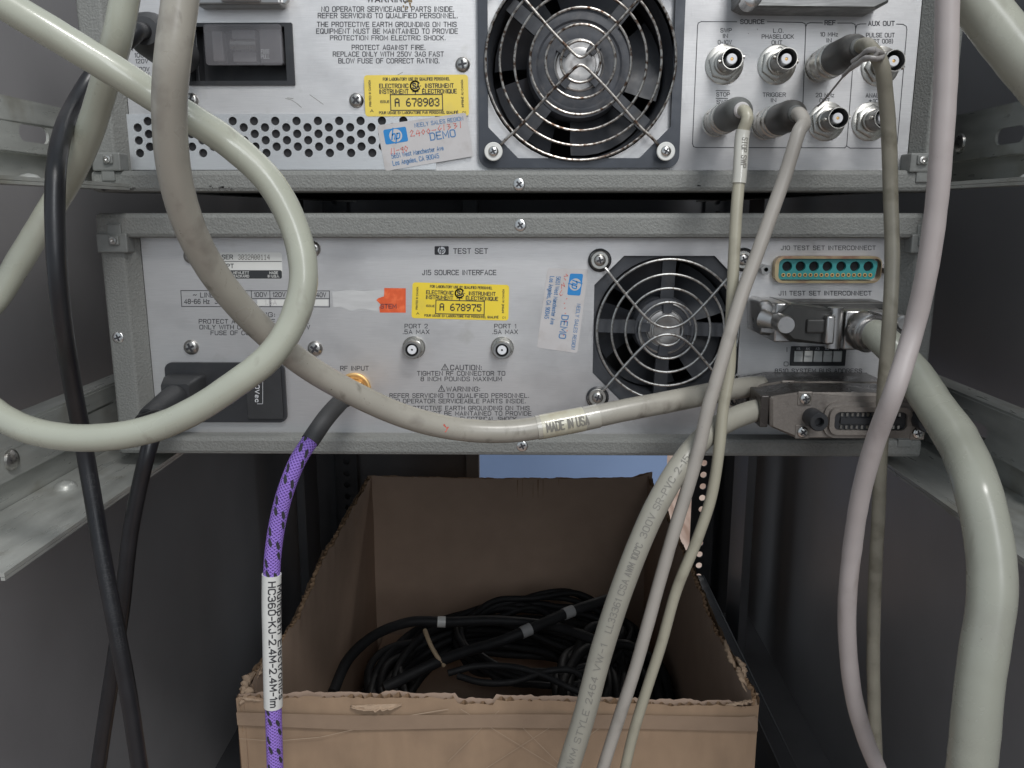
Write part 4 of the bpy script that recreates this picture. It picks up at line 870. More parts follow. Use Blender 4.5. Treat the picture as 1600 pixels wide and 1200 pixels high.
# DIP switch
b = MB(); b.pbox(1236.7, 1320.6, 541.5, 572, YP - .0012, YP); dip = b.build('address_switch', M['black'], lo, bevel=.0003)
for i in range(5):
    b = MB(); x0 = 1242 + i * 15.2; b.pbox(x0, x0 + 12, 548.5, 565.5, YP - .0022, YP - .0012); b.pbox(x0 + .5, x0 + 11.5, 548.8, 556, YP - .0030, YP - .0021); b.build('switch_lever', mat('off_white_lever', (.72, .72, .69), .5) if i == 0 else bpy.data.materials['off_white_lever'], dip, bevel=.0002)
b = MB(); k = onplane(YP - .0013)
for s, x in (('A5', 1247), ('A4', 1262), ('A3', 1277), ('A2', 1292), ('A1', 1307)): txt(b, s, x - 2.5, x + 3, 543, 546.6, k)
b.build('switch_lettering', M['white_ink'], dip, recalc=False)

# ================================================================= CABLES
class Path:
    def __init__(s, pts, step=.0022, wob=0.0, seed=0.0):
        raw = [P(*p) if len(p) == 3 and not isinstance(p, Vector) else Vector(p) for p in pts]
        fine = []
        for i in range(len(raw) - 1):
            p0 = raw[i - 1] if i else raw[0] * 2 - raw[1]; p1 = raw[i]; p2 = raw[i + 1]; p3 = raw[i + 2] if i + 2 < len(raw) else raw[-1] * 2 - raw[-2]
            t0 = 0; t1 = t0 + max((p1 - p0).length, 1e-5) ** .5; t2 = t1 + max((p2 - p1).length, 1e-5) ** .5; t3 = t2 + max((p3 - p2).length, 1e-5) ** .5
            for k in range(24):
                t = t1 + (t2 - t1) * k / 24
                A1 = p0 * ((t1 - t) / (t1 - t0)) + p1 * ((t - t0) / (t1 - t0)); A2 = p1 * ((t2 - t) / (t2 - t1)) + p2 * ((t - t1) / (t2 - t1)); A3 = p2 * ((t3 - t) / (t3 - t2)) + p3 * ((t - t2) / (t3 - t2))
                B1 = A1 * ((t2 - t) / (t2 - t0)) + A2 * ((t - t0) / (t2 - t0)); B2 = A2 * ((t3 - t) / (t3 - t1)) + A3 * ((t - t1) / (t3 - t1))
                fine.append(B1 * ((t2 - t) / (t2 - t1)) + B2 * ((t - t1) / (t2 - t1)))
        fine.append(raw[-1])
        for _ in range(6):
            fine = [fine[0]] + [(fine[i - 1] + fine[i] * 2 + fine[i + 1]) / 4 for i in range(1, len(fine) - 1)] + [fine[-1]]
        if wob: fine = [p + Vector([noise.noise(p * 22 + Vector((seed, k * 9.1, 0))) for k in range(3)]) * wob for p in fine]
        cum = [0]
        for a, c in zip(fine, fine[1:]): cum.append(cum[-1] + (c - a).length)
        s.L = cum[-1]; s.fine = fine; s.cum = cum; s.n = max(4, int(s.L / step))
        s.pts = [s.at(s.L * i / s.n) for i in range(s.n + 1)]
    def at(s, d):
        d = min(max(d, 0), s.L); lo_, hi = 0, len(s.cum) - 1
        while hi - lo_ > 1:
            m = (lo_ + hi) // 2
            if s.cum[m] <= d: lo_ = m
            else: hi = m
        t = (d - s.cum[lo_]) / max(s.cum[hi] - s.cum[lo_], 1e-9); return s.fine[lo_].lerp(s.fine[hi], t)
    def tan(s, d): return (s.at(d + .002) - s.at(d - .002)).normalized()
    def near(s, px, py): return min((s.L * i / 400 for i in range(401)), key=lambda d: (proj(s.at(d))[0] - px) ** 2 + (proj(s.at(d))[1] - py) ** 2)
    def sub(s, a, b_, k=None):
        k = k or max(3, int((b_ - a) / .002)); return [s.at(a + (b_ - a) * i / k) for i in range(k + 1)]
    def surf(s, d, ang, r):
        p = s.at(d); t = s.tan(d); n = Vector((0, -D, 0)) - p; n = (n - t * n.dot(t)).normalized(); u = n.cross(t)
        return p + (n * math.cos(ang) + u * math.sin(ang)) * r
def path_text(mb, path, s, d0, d1, h, r, phi=0.0, mi=0, bold=0.0):     # reads from arc length d0 to d1
    sg = 1 if d1 > d0 else -1
    txt(mb, s, 0, abs(d1 - d0), -h / 2, h / 2, lambda u, v: path.surf(d0 + sg * u, phi + sg * (-v) / r, r + .00016), mi, bold, 0, True)
def jacket(path, r, name, m, parent=None, n=24, **kw):
    b = MB(); pts = path.pts; r0 = r; am = .010 if m.name in ('printed_grey_jacket', 'grubby_beige_jacket', 'black_power_cord', 'yellowed_beige_coax') else .028
    r = lambda t: (r0(t) if callable(r0) else r0) * (1 + am * noise.noise(Vector((t * path.L * 55, path.L * 31, 0))) + am * noise.noise(Vector((t * path.L * 160, path.L * 57, 3))))
    b.wire(pts, r, n, 0, uv=True); return b.build(name, m, parent, recalc=False, **kw)

# a: pale loop cable at the left
A = Path([(-70, -60, -.15), (0, -1, -.15), (95, 58, -.147), (190, 118, -.142), (240, 151, -.138), (300, 187, -.135), (356, 224, -.13), (424, 289, -.128), (462, 362, -.128), (474, 430, -.13), (460, 495, -.132), (424, 555, -.135), (360, 607, -.138), (310, 640, -.138), (250, 667, -.137), (180, 681, -.136),
          (95, 681, -.134), (25, 664, -.13), (-35, 620, -.12), (-66, 560, -.105), (-46, 510, -.098), (-5, 465, -.092), (36, 400, -.088), (78, 330, -.086), (101, 290, -.088), (131, 230, -.096), (156, 160, -.103), (176, 90, -.110), (187, 45, -.114), (203, -50, -.116)], wob=.0006, seed=0)
jacket(A, .0051, 'instrument_cable', M['loop'], label='pale greenish grey cable curling in a big loop at the left, crossing itself', cat='cable')
# GPIB cables with their stacked connectors
def hood(root, Yf, Yb, rear):
    c0 = [(1203, 621), (1246, 614), (1338, 614), (1424, 615), (1437, 640), (1441, 664), (1432, 686), (1340, 686), (1246, 686), (1203, 667)]
    out = [(P(x, y, -.047).x, P(x, y, -.047).z) for x, y in c0]
    b = MB(); b.prism(out, Yf, Yb, 0, .0016)
    n0 = len(out)
    o = b.build('connector_hood', [M['bronze'], M['bronze_dark']], root, bevel=.0008)
    for p in o.data.polygons:
        if abs(p.normal.y) < .35: p.material_index = 1
    def at(x, y): q = P(x, y, -.047); return Vector((q.x, Yf, q.z))
    # strain relief flange at the cable side
    f = MB(); a = at(1200, 621); c = at(1211, 667)
    f.box((a.x - .0028, Yf + .0012, a.z + .0006), (a.x + .0012, Yb - .001, c.z - .0006)); f.build('strain_flange', M['bronze_dark'], o, bevel=.0006)
    for x, y, an in ((1257.5, 622.5, 10), (1253.5, 674.5, 40), (1433, 676, 20), (1428, 624, 0)):
        g = MB(); q = at(x, y); g.pbox = None
        g.box((q.x - .0034, Yf - .0006, q.z - .0034), (q.x + .0034, Yf + .0008, q.z + .0034)); g.build('screw_boss', M['bronze'], o, bevel=.0006)
        screw_mesh(.0027, [M['chrome'], M['steel'], M['ink']], o, q + Vector((0, -.0005, 0)), ang=an)
    return o, at
cg = thing('instrument_cable', P(1190, 640, -.03), 'light grey printed cable dropping from the front bronze connector', 'cable')
gb = Path([P(1212, 642, -.036), P(1190, 640, -.037), (1150, 652, -.042), (1107, 678, -.052), (1065, 725, -.062), (1028, 785, -.068), (998, 850, -.072), (968, 930, -.074), (940, 1020, -.075), (915, 1110, -.076), (888, 1200, -.077), (860, 1300, -.078)], wob=.0004, seed=3)
jacket(gb, .0053, 'jacket', M['gpib'], cg)
ho, at = hood(cg, -.047, -.0245, False)
cx0, cx1 = at(1301, 641), at(1411, 670)
b = MB(); vs, fs = holes_mesh(rrect(cx0.x - .0022, cx1.x + .0022, cx1.z - .0022, cx0.z + .0022, .004, 6), [rrect(cx0.x, cx1.x, cx1.z, cx0.z, .0026, 6)], -.0505, -.0468); b.add(vs, fs)
b.prism(rrect(cx0.x - .0042, cx1.x + .0042, cx1.z - .0042, cx0.z + .0042, .006, 6), -.0485, -.0466)
shell = b.build('socket_shell', M['bronze'], ho, bevel=.0006)
b = MB(); b.prism(rrect(cx0.x + .0001, cx1.x - .0001, cx1.z + .0001, cx0.z - .0001, .0024, 6), -.0489, -.0486, 0)
zc = (cx0.z + cx1.z) / 2; b.box((cx0.x + .003, -.0500, zc - .0014), (cx1.x - .003, -.0488, zc + .0014), 0)
for r_ in (1, -1):
    for i in range(12):
        x = cx0.x + .0035 + i * (cx1.x - cx0.x - .007) / 11; b.box((x - .0005, -.0498, zc + r_ * .0030 - .0008), (x + .0005, -.0489, zc + r_ * .0030 + .0008), 1)
b.build('contact_block', [M['black'], M['nickel']], shell)
for x, y in ((1268, 651), (1433, 653)):
    b = MB(); q = at(x, y); b.lathe(q, (0, -1, 0), [(0, .0044), (.010, .0044), (.0106, .0040), (.0106, .0022), (.007, .0021)], 24); b.build('thumb_screw', M['black'], ho)
# printing on that jacket
b = MB(); n_ = lambda x, y: gb.near(x, y)
for s, p0, p1 in (('AWM STYLE 2464', (890, 1195), (944, 1052)), ('VW-1', (946, 1044), (958, 1003)), ('LL33361 CSA', (963, 985), (990, 905)), ('AWM 100\u00b0C', (993, 898), (1013, 852)), ('300V', (1018, 842), (1033, 808)), ('SR-PVC 2-15-', (1036, 800), (1088, 722))):
    path_text(b, gb, s, n_(*p0), n_(*p1), .0028, .0053, 0.05, 0, -.006)
b.build('jacket_printing', M['ink_worn'], cg, recalc=False)

cb = thing('instrument_cable', P(1168, 605, -.015), 'thick grubby beige cable with a MADE IN USA sleeve, sweeping across the lower instrument', 'cable')
Bp = Path([P(292, -90, -.165), (282, 0, -.165), (270, 90, -.165), (264, 180, -.16), (272, 270, -.152), (300, 360, -.14), (345, 440, -.125), (405, 510, -.108), (480, 572, -.092), (560, 618, -.080), (640, 652, -.070), (720, 671, -.062), (800, 674, -.057), (880, 661, -.053), (970, 642, -.047), (1060, 624, -.038), (1130, 611, -.026), (1165, 606, -.018), P(1190, 604, -.014)], wob=.0007, seed=5)
jacket(Bp, .0053, 'jacket', M['thick'], cb)
hood(cb, -.0215, .004, True)
s0, s1 = Bp.near(838, 668), Bp.near(934, 650); b = MB()
b.wire(Bp.sub(s0, s1), .00565, 24, 0); b.wire(Bp.sub(Bp.near(846, 667), Bp.near(912, 655)), .00575, 24, 1)
path_text(b, Bp, 'MADE IN USA', Bp.near(853, 665), Bp.near(915, 654), .0040, .00582, -.15, 2, .0)
b.build('marker_sleeve', [mat('yellowish_clear_sleeve', (.40, .38, .325), .25, 0, .05, 80, coat=.6), mat('cream_marker_paper', (.50, .475, .37), .35, 0, .1, 120, dirt=(.40, .35, .24), dscale=180, dlo=.5, dhi=.8, coat=.5), M['ink_worn']], cb, recalc=False)
b = MB()
for x, y, dx in ((694, 664, 1), (700, 668, -1)): line(b, [(x, y), (x + 4 * dx, y + 6)], 2.4, lambda u, v: P(u, v, Bp.at(Bp.near(u, v)).y - .00545), 0)
b.build('red_mark', M['red_ink'], cb, recalc=False)

# BNC plug cables
def plug(root, x, y, Lm, r, mats):
    """bayonet plug over the socket at (x,y): body, ribbed coupling ring, rubber boot"""
    o = P(x, y, YP); ax = (0, -1, 0); b = MB()
    b.lathe(o + Vector((0, -.0035, 0)), ax, [(0, r * .96), (.001, r), (.0055, r), (.006, r * .93), (.0072, r * .93), (.0077, r * 1.04), (.0135, r * 1.04), (.0140, r * .95), (.0155, r * .95), (.0160, r * 1.01), (.0195, r * 1.01), (.0200, r * .93)], 36, 0)
    for k in range(3): 
        a = 2 * PI * k / 3 + .5; b.lathe(o + Vector((math.cos(a) * r, -.0085, math.sin(a) * r)), (math.cos(a), 0, math.sin(a)), [(-.0004, .0010), (.0003, .0010), (.0004, 0)], 10, 0)
    pl = b.build('bnc_plug', M['nickel'], root)
    b = MB(); b.lathe(o + Vector((0, -.0232, 0)), ax, [(0, r * .93), (.001, r * .98), (Lm - .008, r * .96), (Lm - .004, r * .88), (Lm - .001, r * .70), (Lm, r * .52)], 32, 0); b.build('rubber_boot', mats[0], pl)
    b = MB(); b.lathe(o + Vector((0, -.0232 - Lm + .0012, 0)), ax, [(0, r * .50), (.0022, r * .50), (.0028, r * .42)], 24, 0); b.build('boot_collar', mats[1], pl)
    return o + Vector((0, -.0232 - Lm, 0))
ca = thing('coaxial_cable', P(1120, 191, YP), 'slim yellowed beige coax with a white STOP SWP sleeve', 'cable')
e = plug(ca, 1119, 191, .026, .0070, (M['bootgrey'], M['label_white']))
ra = .0032
Ap = Path([e + Vector((0, .003, 0)), e + Vector((.0006, -.0035, -.0006)), e + Vector((.0012, -.0065, -.004)), P(1161, 205, -.048), (1157, 260, -.050), (1151, 330, -.052), (1145, 430, -.054), (1142, 520, -.055), (1140, 580, -.056), (1130, 640, -.058), (1124, 705, -.060), (1112, 776, -.060), (1091, 838, -.060), (1058, 920, -.060), (1034, 1005, -.060), (1008, 1085, -.060), (990, 1145, -.060), (977, 1200, -.060), (955, 1300, -.06)], wob=.0003, seed=8)
jacket(Ap, ra * .82, 'jacket', M['coaxA'], ca, n=18)
b = MB(); sa, sb = Ap.near(1160, 203), Ap.near(1156, 288); b.wire(Ap.sub(sa, sb), ra * .98, 20, 0)
path_text(b, Ap, 'STOP SWP', Ap.near(1161, 216), Ap.near(1158, 262), .0023, ra * .98, .45, 1, .0); b.build('marker_sleeve', [M['sleeve'], M['ink_worn']], ca, recalc=False)
cb2 = thing('coaxial_cable', P(1196, 195, YP), 'grey coax plugged into the TRIGGER IN socket, hanging diagonally down across the fan', 'cable')
e = plug(cb2, 1196, 195, .024, .0073, (M['bootdark'], M['bootgrey']))
Bq = Path([e + Vector((0, .003, 0)), e + Vector((.0004, -.004, -.0004)), e + Vector((.0012, -.0085, -.0046)), P(1249, 205, -.057), (1228, 272, -.058), (1207, 330, -.059), (1182, 400, -.061), (1158, 465, -.063), (1138, 530, -.065), (1122, 585, -.066), (1106, 640, -.067), (1094, 695, -.067), (1075, 762, -.067), (1055, 825, -.067), (1032, 903, -.067), (1008, 990, -.067), (993, 1042, -.067), (968, 1118, -.067), (944, 1195, -.067), (915, 1290, -.067)], wob=.0003, seed=11)
jacket(Bq, .0030, 'jacket', M['coaxB'], cb2, n=18)
ce = thing('coaxial_cable', P(1279, 105, YP), 'dirty olive brown coax plugged into the 10 MHz IN socket', 'cable')
e = plug(ce, 1279, 105, .026, .0075, (M['bootdark'], M['bootgrey']))
Ep = Path([e + Vector((0, .003, 0)), e + Vector((.001, -.004, .0004)), P(1363, 79, -.062), P(1376, 100, -.064), (1383, 150, -.062), (1388, 215, -.060), (1391, 300, -.059), (1393, 400, -.062), (1389, 500, -.066), (1382, 600, -.063), (1377, 680, -.055), (1375, 760, -.054), (1369, 880, -.052), (1365, 980, -.050), (1365, 1080, -.050), (1370, 1200, -.050), (1372, 1300, -.05)], wob=.0005, seed=14)
jacket(Ep, .0031, 'jacket', M['coaxE'], ce, n=18)
b = MB(); sp = [(1333, 96, -.050), (1345, 88, -.061), (1358, 78, -.068), (1370, 80, -.0695), (1380, 86, -.066), (1372, 92, -.070), (1356, 90, -.069), (1340, 100, -.056), (1324, 112, -.045), (1305, 135, -.035), (1286, 158, -.02), (1278, 166, -.012)]
pp = Path(sp); b.wire(pp.pts, lambda t: .0011 if t < .62 else .00045, 10, 0)
pp2 = Path([(1318, 118, -.044), (1340, 96, -.056), (1362, 76, -.0685), (1372, 78, -.0698), (1368, 88, -.0700), (1350, 94, -.066)]); b.wire(pp2.pts, .0009, 10, 0); b.build('tie_strap', M['strap'], ce, recalc=False)

# pinkish white cable and the wide hose-like cables at the right
Fp = Path([(1483, -80, -.128), (1482, 0, -.128), (1479, 110, -.127), (1472, 220, -.126), (1463, 320, -.124), (1447, 420, -.121), (1424, 520, -.117), (1398, 610, -.122), (1369, 690, -.113), (1346, 770, -.106), (1332, 850, -.100), (1324, 930, -.096), (1325, 1010, -.092), (1335, 1090, -.090), (1355, 1160, -.088), (1378, 1215, -.086), (1405, 1300, -.085)], wob=.0006, seed=21)
jacket(Fp, .0038, 'instrument_cable', M['pink'], label='pinkish white cable bowing down the right side in front of the bronze connectors', cat='cable')
ch = thing('instrument_cable', P(1360, 518, -.03), 'widest green-grey cable leaving the J11 connector and hanging down the right edge', 'cable')
Hp = Path([P(1354, 515, -.022), P(1364, 521, -.034), (1386, 540, -.042), (1415, 574, -.048), (1454, 622, -.066), (1494, 686, -.095), (1528, 765, -.126), (1546, 850, -.136), (1549, 930, -.142), (1540, 1010, -.147), (1527, 1100, -.150), (1514, 1200, -.152), (1500, 1310, -.153)], wob=.0015, seed=33)
jacket(Hp, lambda t: .0083 if t > .16 else .0060 + .0144 * t, 'jacket', M['hose'], ch, n=28)
# J11 backshell
J = MB(); Yj = -.030
def jb(x0, x1, y0, y1, Ya, Yb, mi=0): J.pbox(x0, x1, y0, y1, Ya, Yb, mi)
J2 = MB()
a_ = [(1187, 474), (1192, 470), (1203, 470), (1211, 476), (1211, 526), (1188, 524)]
J.prism([(P(x, y, -.018).x, P(x, y, -.018).z) for x, y in a_], -.018, YP - .0004, 0, .0018)
jb(1213, 1241, 474, 535, -.0235, YP - .0004, 0); jb(1293, 1303, 494, 538, -.036, -.028, 0); jb(1322, 1384, 486, 547, -.026, YP - .001, 0)
p_ = P(1312, 514, -.034); J.lathe((p_.x, -.027, P(1312, 483, -.034).z), (0, 0, -1), [(0, .0036), ((P(1312, 483, -.034).z - P(1312, 547, -.034).z), .0036)], 24, 0)
bs = J.build('connector_shell', M['zinc'], ch, bevel=.0008)
b = MB(); c0 = [(1218, 494), (1237, 476), (1303, 484), (1303, 540), (1238, 535), (1218, 516)]
b.prism([(P(x, y, -.031).x, P(x, y, -.031).z) for x, y in c0], -.031, YP - .001, 0, .002)
b.pbox(1262, 1296, 499, 521, -.033, -.0305, 0)
b.pbox(1214, 1384, 472, 484, -.012, YP - .0008, 0); b.build('shell_cover', M['zinc_dark'], bs, bevel=.0008)
b = MB(); q = P(1229, 508, -.038); b.lathe((q.x, -.026, q.z), (0, -1, 0), [(0, .0044), (.011, .0044), (.0118, .0039)], 28); b.wire([P(1192, 498, -.02), P(1206, 502, -.024), P(1222, 508, -.029)], lambda t: .0048 - .0022 * t, 16); b.build('thumb_screw', M['zinc'], bs)
b = MB(); q = P(1412, 505, -.03); b.lathe((q.x, .004, q.z), (0, -1, 0), [(0, .0038), (.034, .0038), (.035, .003), (.035, 0)], 20); b.build('thumb_screw', M['nickel_dark'], bs)
b = MB(); q = P(1356, 518, -.031); dv = Vector((.25, -1, -.12)); 
b.lathe(q + Vector((0, .006, 0)), dv, [(0, .0098), (.006, .0098), (.0072, .0090), (.0072, .0078), (.0085, .0078), (.0095, .0074), (.0095, .0058)], 36, 0, cap1=False)
b.build('clamp_ring', M['zinc'], bs)
Gp = Path([(1420, -140, -.11), (1480, -60, -.115), (1545, 22, -.12), (1605, 98, -.125), (1680, 190, -.13)], wob=.0008, seed=40)
jacket(Gp, .0083, 'instrument_cable', M['hose'], label='wide green-grey cable slanting out of the top right corner', cat='cable', n=28)

# ---------------------------------------------------------------- power cords
c1 = thing('power_cord', P(235, 60, -.05), 'black power cord from the upper left inlet, hanging in front along its whole length', 'power cord')
b = MB(); q = P(287, 90, YP); ad = (P(228, 50, -.062) - q).normalized()
b.lathe(q + ad * .004, ad, [(0, .0085), (.010, .0098), (.034, .0098), (.046, .0096), (.058, .0092), (.064, .0080), (.068, .0056)], 24); b.build('plug_body', M['plug'], c1, bevel=.001)
e = q + ad * .064
Ip = Path([e, e + ad * .012 + Vector((-.001, 0, -.001)), P(205, 60, -.073), P(186, 76, -.073), P(164, 97, -.070), P(142, 122, -.072), P(118, 162, -.082), P(98, 212, -.108), P(88, 268, -.122), (85, 330, -.126), (88, 420, -.128), (98, 510, -.124), (113, 600, -.112), (130, 690, -.104), (145, 780, -.106), (160, 870, -.110), (180, 970, -.114), (199, 1070, -.116), (219, 1200, -.118), (235, 1300, -.12)], wob=.0005, seed=50)
jacket(Ip, .0034, 'cord', M['cord'], c1, n=20)
b = MB(); path_text(b, Ip, 'CSA TYPE SJT VW-1 3/18AWG 300V E3881', Ip.near(138, 740), Ip.near(190, 1010), .0026, .0034, .1, 0, .0); b.build('embossed_lettering', mat('embossed_black', (.024, .024, .026), .45), c1, recalc=False)
c2 = thing('power_cord', P(280, 610, -.04), 'black power cord from the lower inlet, crossing behind the other black cord', 'power cord')
b = MB(); q = P(297, 606, YP); hw, hh = .0100, .0082
def rr3(y, k): return [Vector((q.x + x * k, y, q.z + z * k)) for x, z in rrect(-hw, hw, -hh, hh, .0018, 3)]
b.loft([rr3(YP - .001, .98), rr3(-.003, 1.0), rr3(-.012, .76), rr3(-.0128, .72)], 0, False)
b.lathe((q.x - .0005, -.0125, q.z - .001), (-.05, -1, -.10), [(0, .0066), (.006, .0064), (.016, .0056), (.026, .0048), (.030, .0042)], 24, 0); b.build('plug_body', M['plug'], c2, bevel=.0007)
Jp = Path([Vector((q.x - .0018, -.038, q.z - .0035)), Vector((q.x - .0026, -.046, q.z - .0050)), P(252, 652, -.060), P(243, 672, -.067), (232, 705, -.073), (218, 760, -.074), (206, 820, -.075), (198, 880, -.076), (190, 950, -.077), (178, 1030, -.078), (165, 1120, -.079), (153, 1200, -.08), (138, 1300, -.08)], wob=.0004, seed=60)
jacket(Jp, .0035, 'cord', M['cord'], c2, n=20)

# ---------------------------------------------------------------- purple braided cable
ck = thing('coaxial_cable', P(555, 605, 0), 'purple braided cable with black flecks and a white printed label', 'cable')
Kp = Path([P(554, 607, -.004), P(545, 616, -.022), P(528, 632, -.042), P(508, 655, -.054), P(488, 684, -.062), (466, 718, -.068), (447, 765, -.072), (434, 815, -.074), (426, 870, -.076), (424, 930, -.077), (425, 1000, -.078), (427, 1100, -.079), (430, 1200, -.08), (434, 1300, -.08)])
b = MB(); rk = .0038
b.wire(Kp.sub(Kp.near(490, 680), Kp.L), rk, 24, 0, uv=True)
k0 = Kp.near(485, 690); i = 0
while k0 + i * .0145 < Kp.L - .004:
    d = k0 + i * .0145
    for ph, off in ((-.62, 0), (.62, .006)):
        for e_ in (0, .0042):
            pts = [(-.0021, -.22), (-.0006, -.30), (.0016, -.04), (.0022, .20), (.0008, .30), (-.0014, .04)]
            b.add([Kp.surf(d + off + e_ * 1.15 + u, ph + (e_ * 60 - .12) + v, rk + .00012) for u, v in pts], [tuple(range(6))], 1)
    i += 1
b.build('braided_jacket', [M['braid'], M['ink']], ck, recalc=False)
b = MB(); b.wire(Kp.sub(0.0, Kp.near(548, 612)), .0042, 20, 1); b.wire(Kp.sub(Kp.near(545, 616), Kp.near(484, 690)), lambda t: .0042 if t > .25 else .0047, 24, 0); b.build('heatshrink_boot', [M['boot'], M['gold']], ck, recalc=False)
l0, l1 = Kp.near(424, 897), Kp.near(427, 1104)
b = MB(); b.wire(Kp.sub(l0, l1), rk * 1.14, 28, 0)
path_text(b, Kp, 'HC360-KJ-2.4M-2.4M-1m', l0 + .0022, l1 - .002, .0029, rk * 1.14, .05, 1, .012)
path_text(b, Kp, 'Multipath Electronics', l0 + .0045, l1 - .005, .0029, rk * 1.14, .98, 1, .012); b.build('wrap_label', [M['label_clean'], M['ink']], ck, recalc=False)

# ================================================================= CARDBOARD BOX
zB = P(780, 1095, .005).z
X0, X1, Y0, Y1 = -.1675, .1355, .005, .4185
ZF = -.515
bx = thing('cardboard_box', ((X0 + X1) / 2, (Y0 + Y1) / 2, ZF), 'open brown cardboard box with torn rim, holding coiled black cables under the instruments', 'cardboard box')
def top_z(u, k, seed, amp):          # ragged rim
    return zB + amp * (noise.noise(Vector((u * 60, k * 3.1 + seed, 0))) * .6 + noise.noise(Vector((u * 260, seed, k))) * .4)
def wall(name, p0, p1, inward, seed, amp, fluted=True, dz=lambda t: 0.0):
    """two liners and the corrugated sheet between them"""
    p0 = Vector(p0); p1 = Vector(p1); n = 150; w = MB(); iv = Vector(inward); Lw = (p1 - p0).length
    rows = [0, .15, .5, .8, .93, 1.0]
    for li, (off, mi, ex) in enumerate(((0, 0, .0), (.0045, 1, .0006))):
        grid = []
        for i in range(n + 1):
            t = i / n; base = p0.lerp(p1, t); zt = top_z(t * Lw, li, seed, amp) + ex + dz(t)
            col = []
            for r_ in rows:
                z = ZF + (zt - ZF) * r_
                bul = .0012 * noise.noise(Vector((t * Lw * 14, z * 14, seed))) + (.0012 * noise.noise(Vector((t * Lw * 90, seed, li))) if r_ == 1.0 else 0)
                col.append(Vector((base.x, base.y, z)) + iv * (off + bul))
            grid.append(col)
        w.loft(grid, mi, True, False, False, closed=False)
    if fluted:
        m = int(Lw / .00105); cols = []
        for i in range(m + 1):
            t = i / m; base = p0.lerp(p1, t); zt = top_z(t * Lw, .5, seed + 2, amp) - .0006 + dz(t)
            o_ = .0005 + .0018 * (1 + math.sin(i * PI / 2.6))
            cols.append([Vector((base.x, base.y, zt - .02)) + iv * o_, Vector((base.x, base.y, zt)) + iv * o_])
        w.loft(cols, 2, False, False, False, closed=False)
    return w.build(name, [M['card'], M['card_in'], M['card_core']], bx, recalc=False)
def tear(t): return -.002 * max(0, 1 - abs(t - .5) * 20)
wf = wall('front_wall', (X0, Y0, 0), (X1, Y0, 0), (0, 1, 0), 1.0, .0035, dz=lambda t: .0015 * math.sin(t * 5) - (.0035 if .42 < t < .5 else 0))
wall('back_wall', (X0, Y1, 0), (X1, Y1, 0), (0, -1, 0), 2.0, .002, dz=lambda t: -.002 * math.sin(t * PI) + (.006 * max(0, (t - .93) / .07)))
wl_ = wall('side_wall', (X0, Y0, 0), (X0, Y1, 0), (1, 0, 0), 3.0, .006, dz=lambda t: -.012 * max(0, 1 - abs(t - .28) / .2))
wr_ = wall('side_wall', (X1, Y0, 0), (X1, Y1, 0), (-1, 0, 0), 4.0, .006, dz=lambda t: -.006 * max(0, 1 - abs(t - .25) / .2) + .003 * max(0, 1 - t / .1))
b = MB(); b.box((X0 + .006, Y0 + .006, ZF), (X1 - .006, Y1 - .006, ZF + .004)); b.build('bottom', M['card_in'], bx)
# torn fibre at the rim and the tape crease on the front
def shred(root, c, sx, sy, sz, n, seed, m='card_torn', name='torn_edge'):
    random.seed(seed); b = MB()
    for _ in range(n):
        p = Vector(c) + Vector((random.uniform(-sx, sx), random.uniform(-sy, sy), random.uniform(-sz, sz)))
        a = random.uniform(0, 6.28); L1 = random.uniform(.0012, .0032); wv = random.uniform(.0005, .0014)
        d = Vector((math.cos(a) * .5, random.uniform(-1, 1), math.sin(a))).normalized(); s_ = d.orthogonal().normalized()
        k = [p - d * L1 - s_ * wv * .4, p - d * L1 * .3 + s_ * wv, p + d * L1 * .4 + s_ * wv * .8 + Vector((0, -.001, 0)), p + d * L1, p + d * L1 * .2 - s_ * wv, p - d * L1 * .5 - s_ * wv * .9]
        b.add(k + [v + Vector((0, .0004, 0)) for v in k], [(0, 1, 2, 3, 4, 5), (6, 11, 10, 9, 8, 7)] + [(i, (i + 1) % 6, (i + 1) % 6 + 6, i + 6) for i in range(6)], 0)
    return b.build(name, M[m], root, recalc=True)
def peel(root, p, u, v, w, h, curl, seed):
    """a torn, curling layer of liner paper"""
    b = MB(); u = Vector(u).normalized(); v = Vector(v).normalized(); nn = u.cross(v).normalized(); n = 22; rows = []
    for i in range(n + 1):
        t = i / n; col = []; hh = h * (.45 + .75 * noise.noise(Vector((t * 7, seed, 0))) ** 2 + .55 * abs(noise.noise(Vector((t * 23, seed, 4)))))* (1 - .75 * abs(2 * t - 1) ** 3)
        for k in range(6):
            q = k / 5; c = curl * q * q
            col.append(Vector(p) + u * (w * (t - .5)) + v * (hh * q * math.cos(c * 1.1)) + nn * (hh * q * math.sin(c) + .0009 * noise.noise(Vector((t * 9, q * 4, seed)))))
        rows.append(col)
    b.loft(rows, 0, True, False, False, closed=False); o = b.build('torn_liner', M['card_torn'], root, recalc=False)
    so = o.modifiers.new('thick', 'SOLIDIFY'); so.thickness = .0005; return o
for k, (dy, dz_, w_, h_, c_) in enumerate(((.010, .000, .020, .007, 1.2), (.022, .003, .026, .008, -.9), (.036, .004, .022, .006, 1.5), (.055, .002, .03, .005, -1.3))):
    peel(wr_, (X1 - .002 - .001 * (k % 2), Y0 + dy, zB - .003 + dz_), (0, 1, .1), (-.25 + .3 * (k % 2), 0, 1), w_, h_, c_, 11 + k)
for k, (dy, dz_, w_, h_, c_) in enumerate(((.006, .001, .016, .008, 1.3), (.018, .001, .022, .008, -1.0), (.032, .000, .02, .006, .9))):
    peel(wl_, (X0 + .002, Y0 + dy, zB - .003 + dz_), (0, 1, .1), (.2 - .3 * (k % 2), 0, 1), w_, h_, c_, 31 + k)
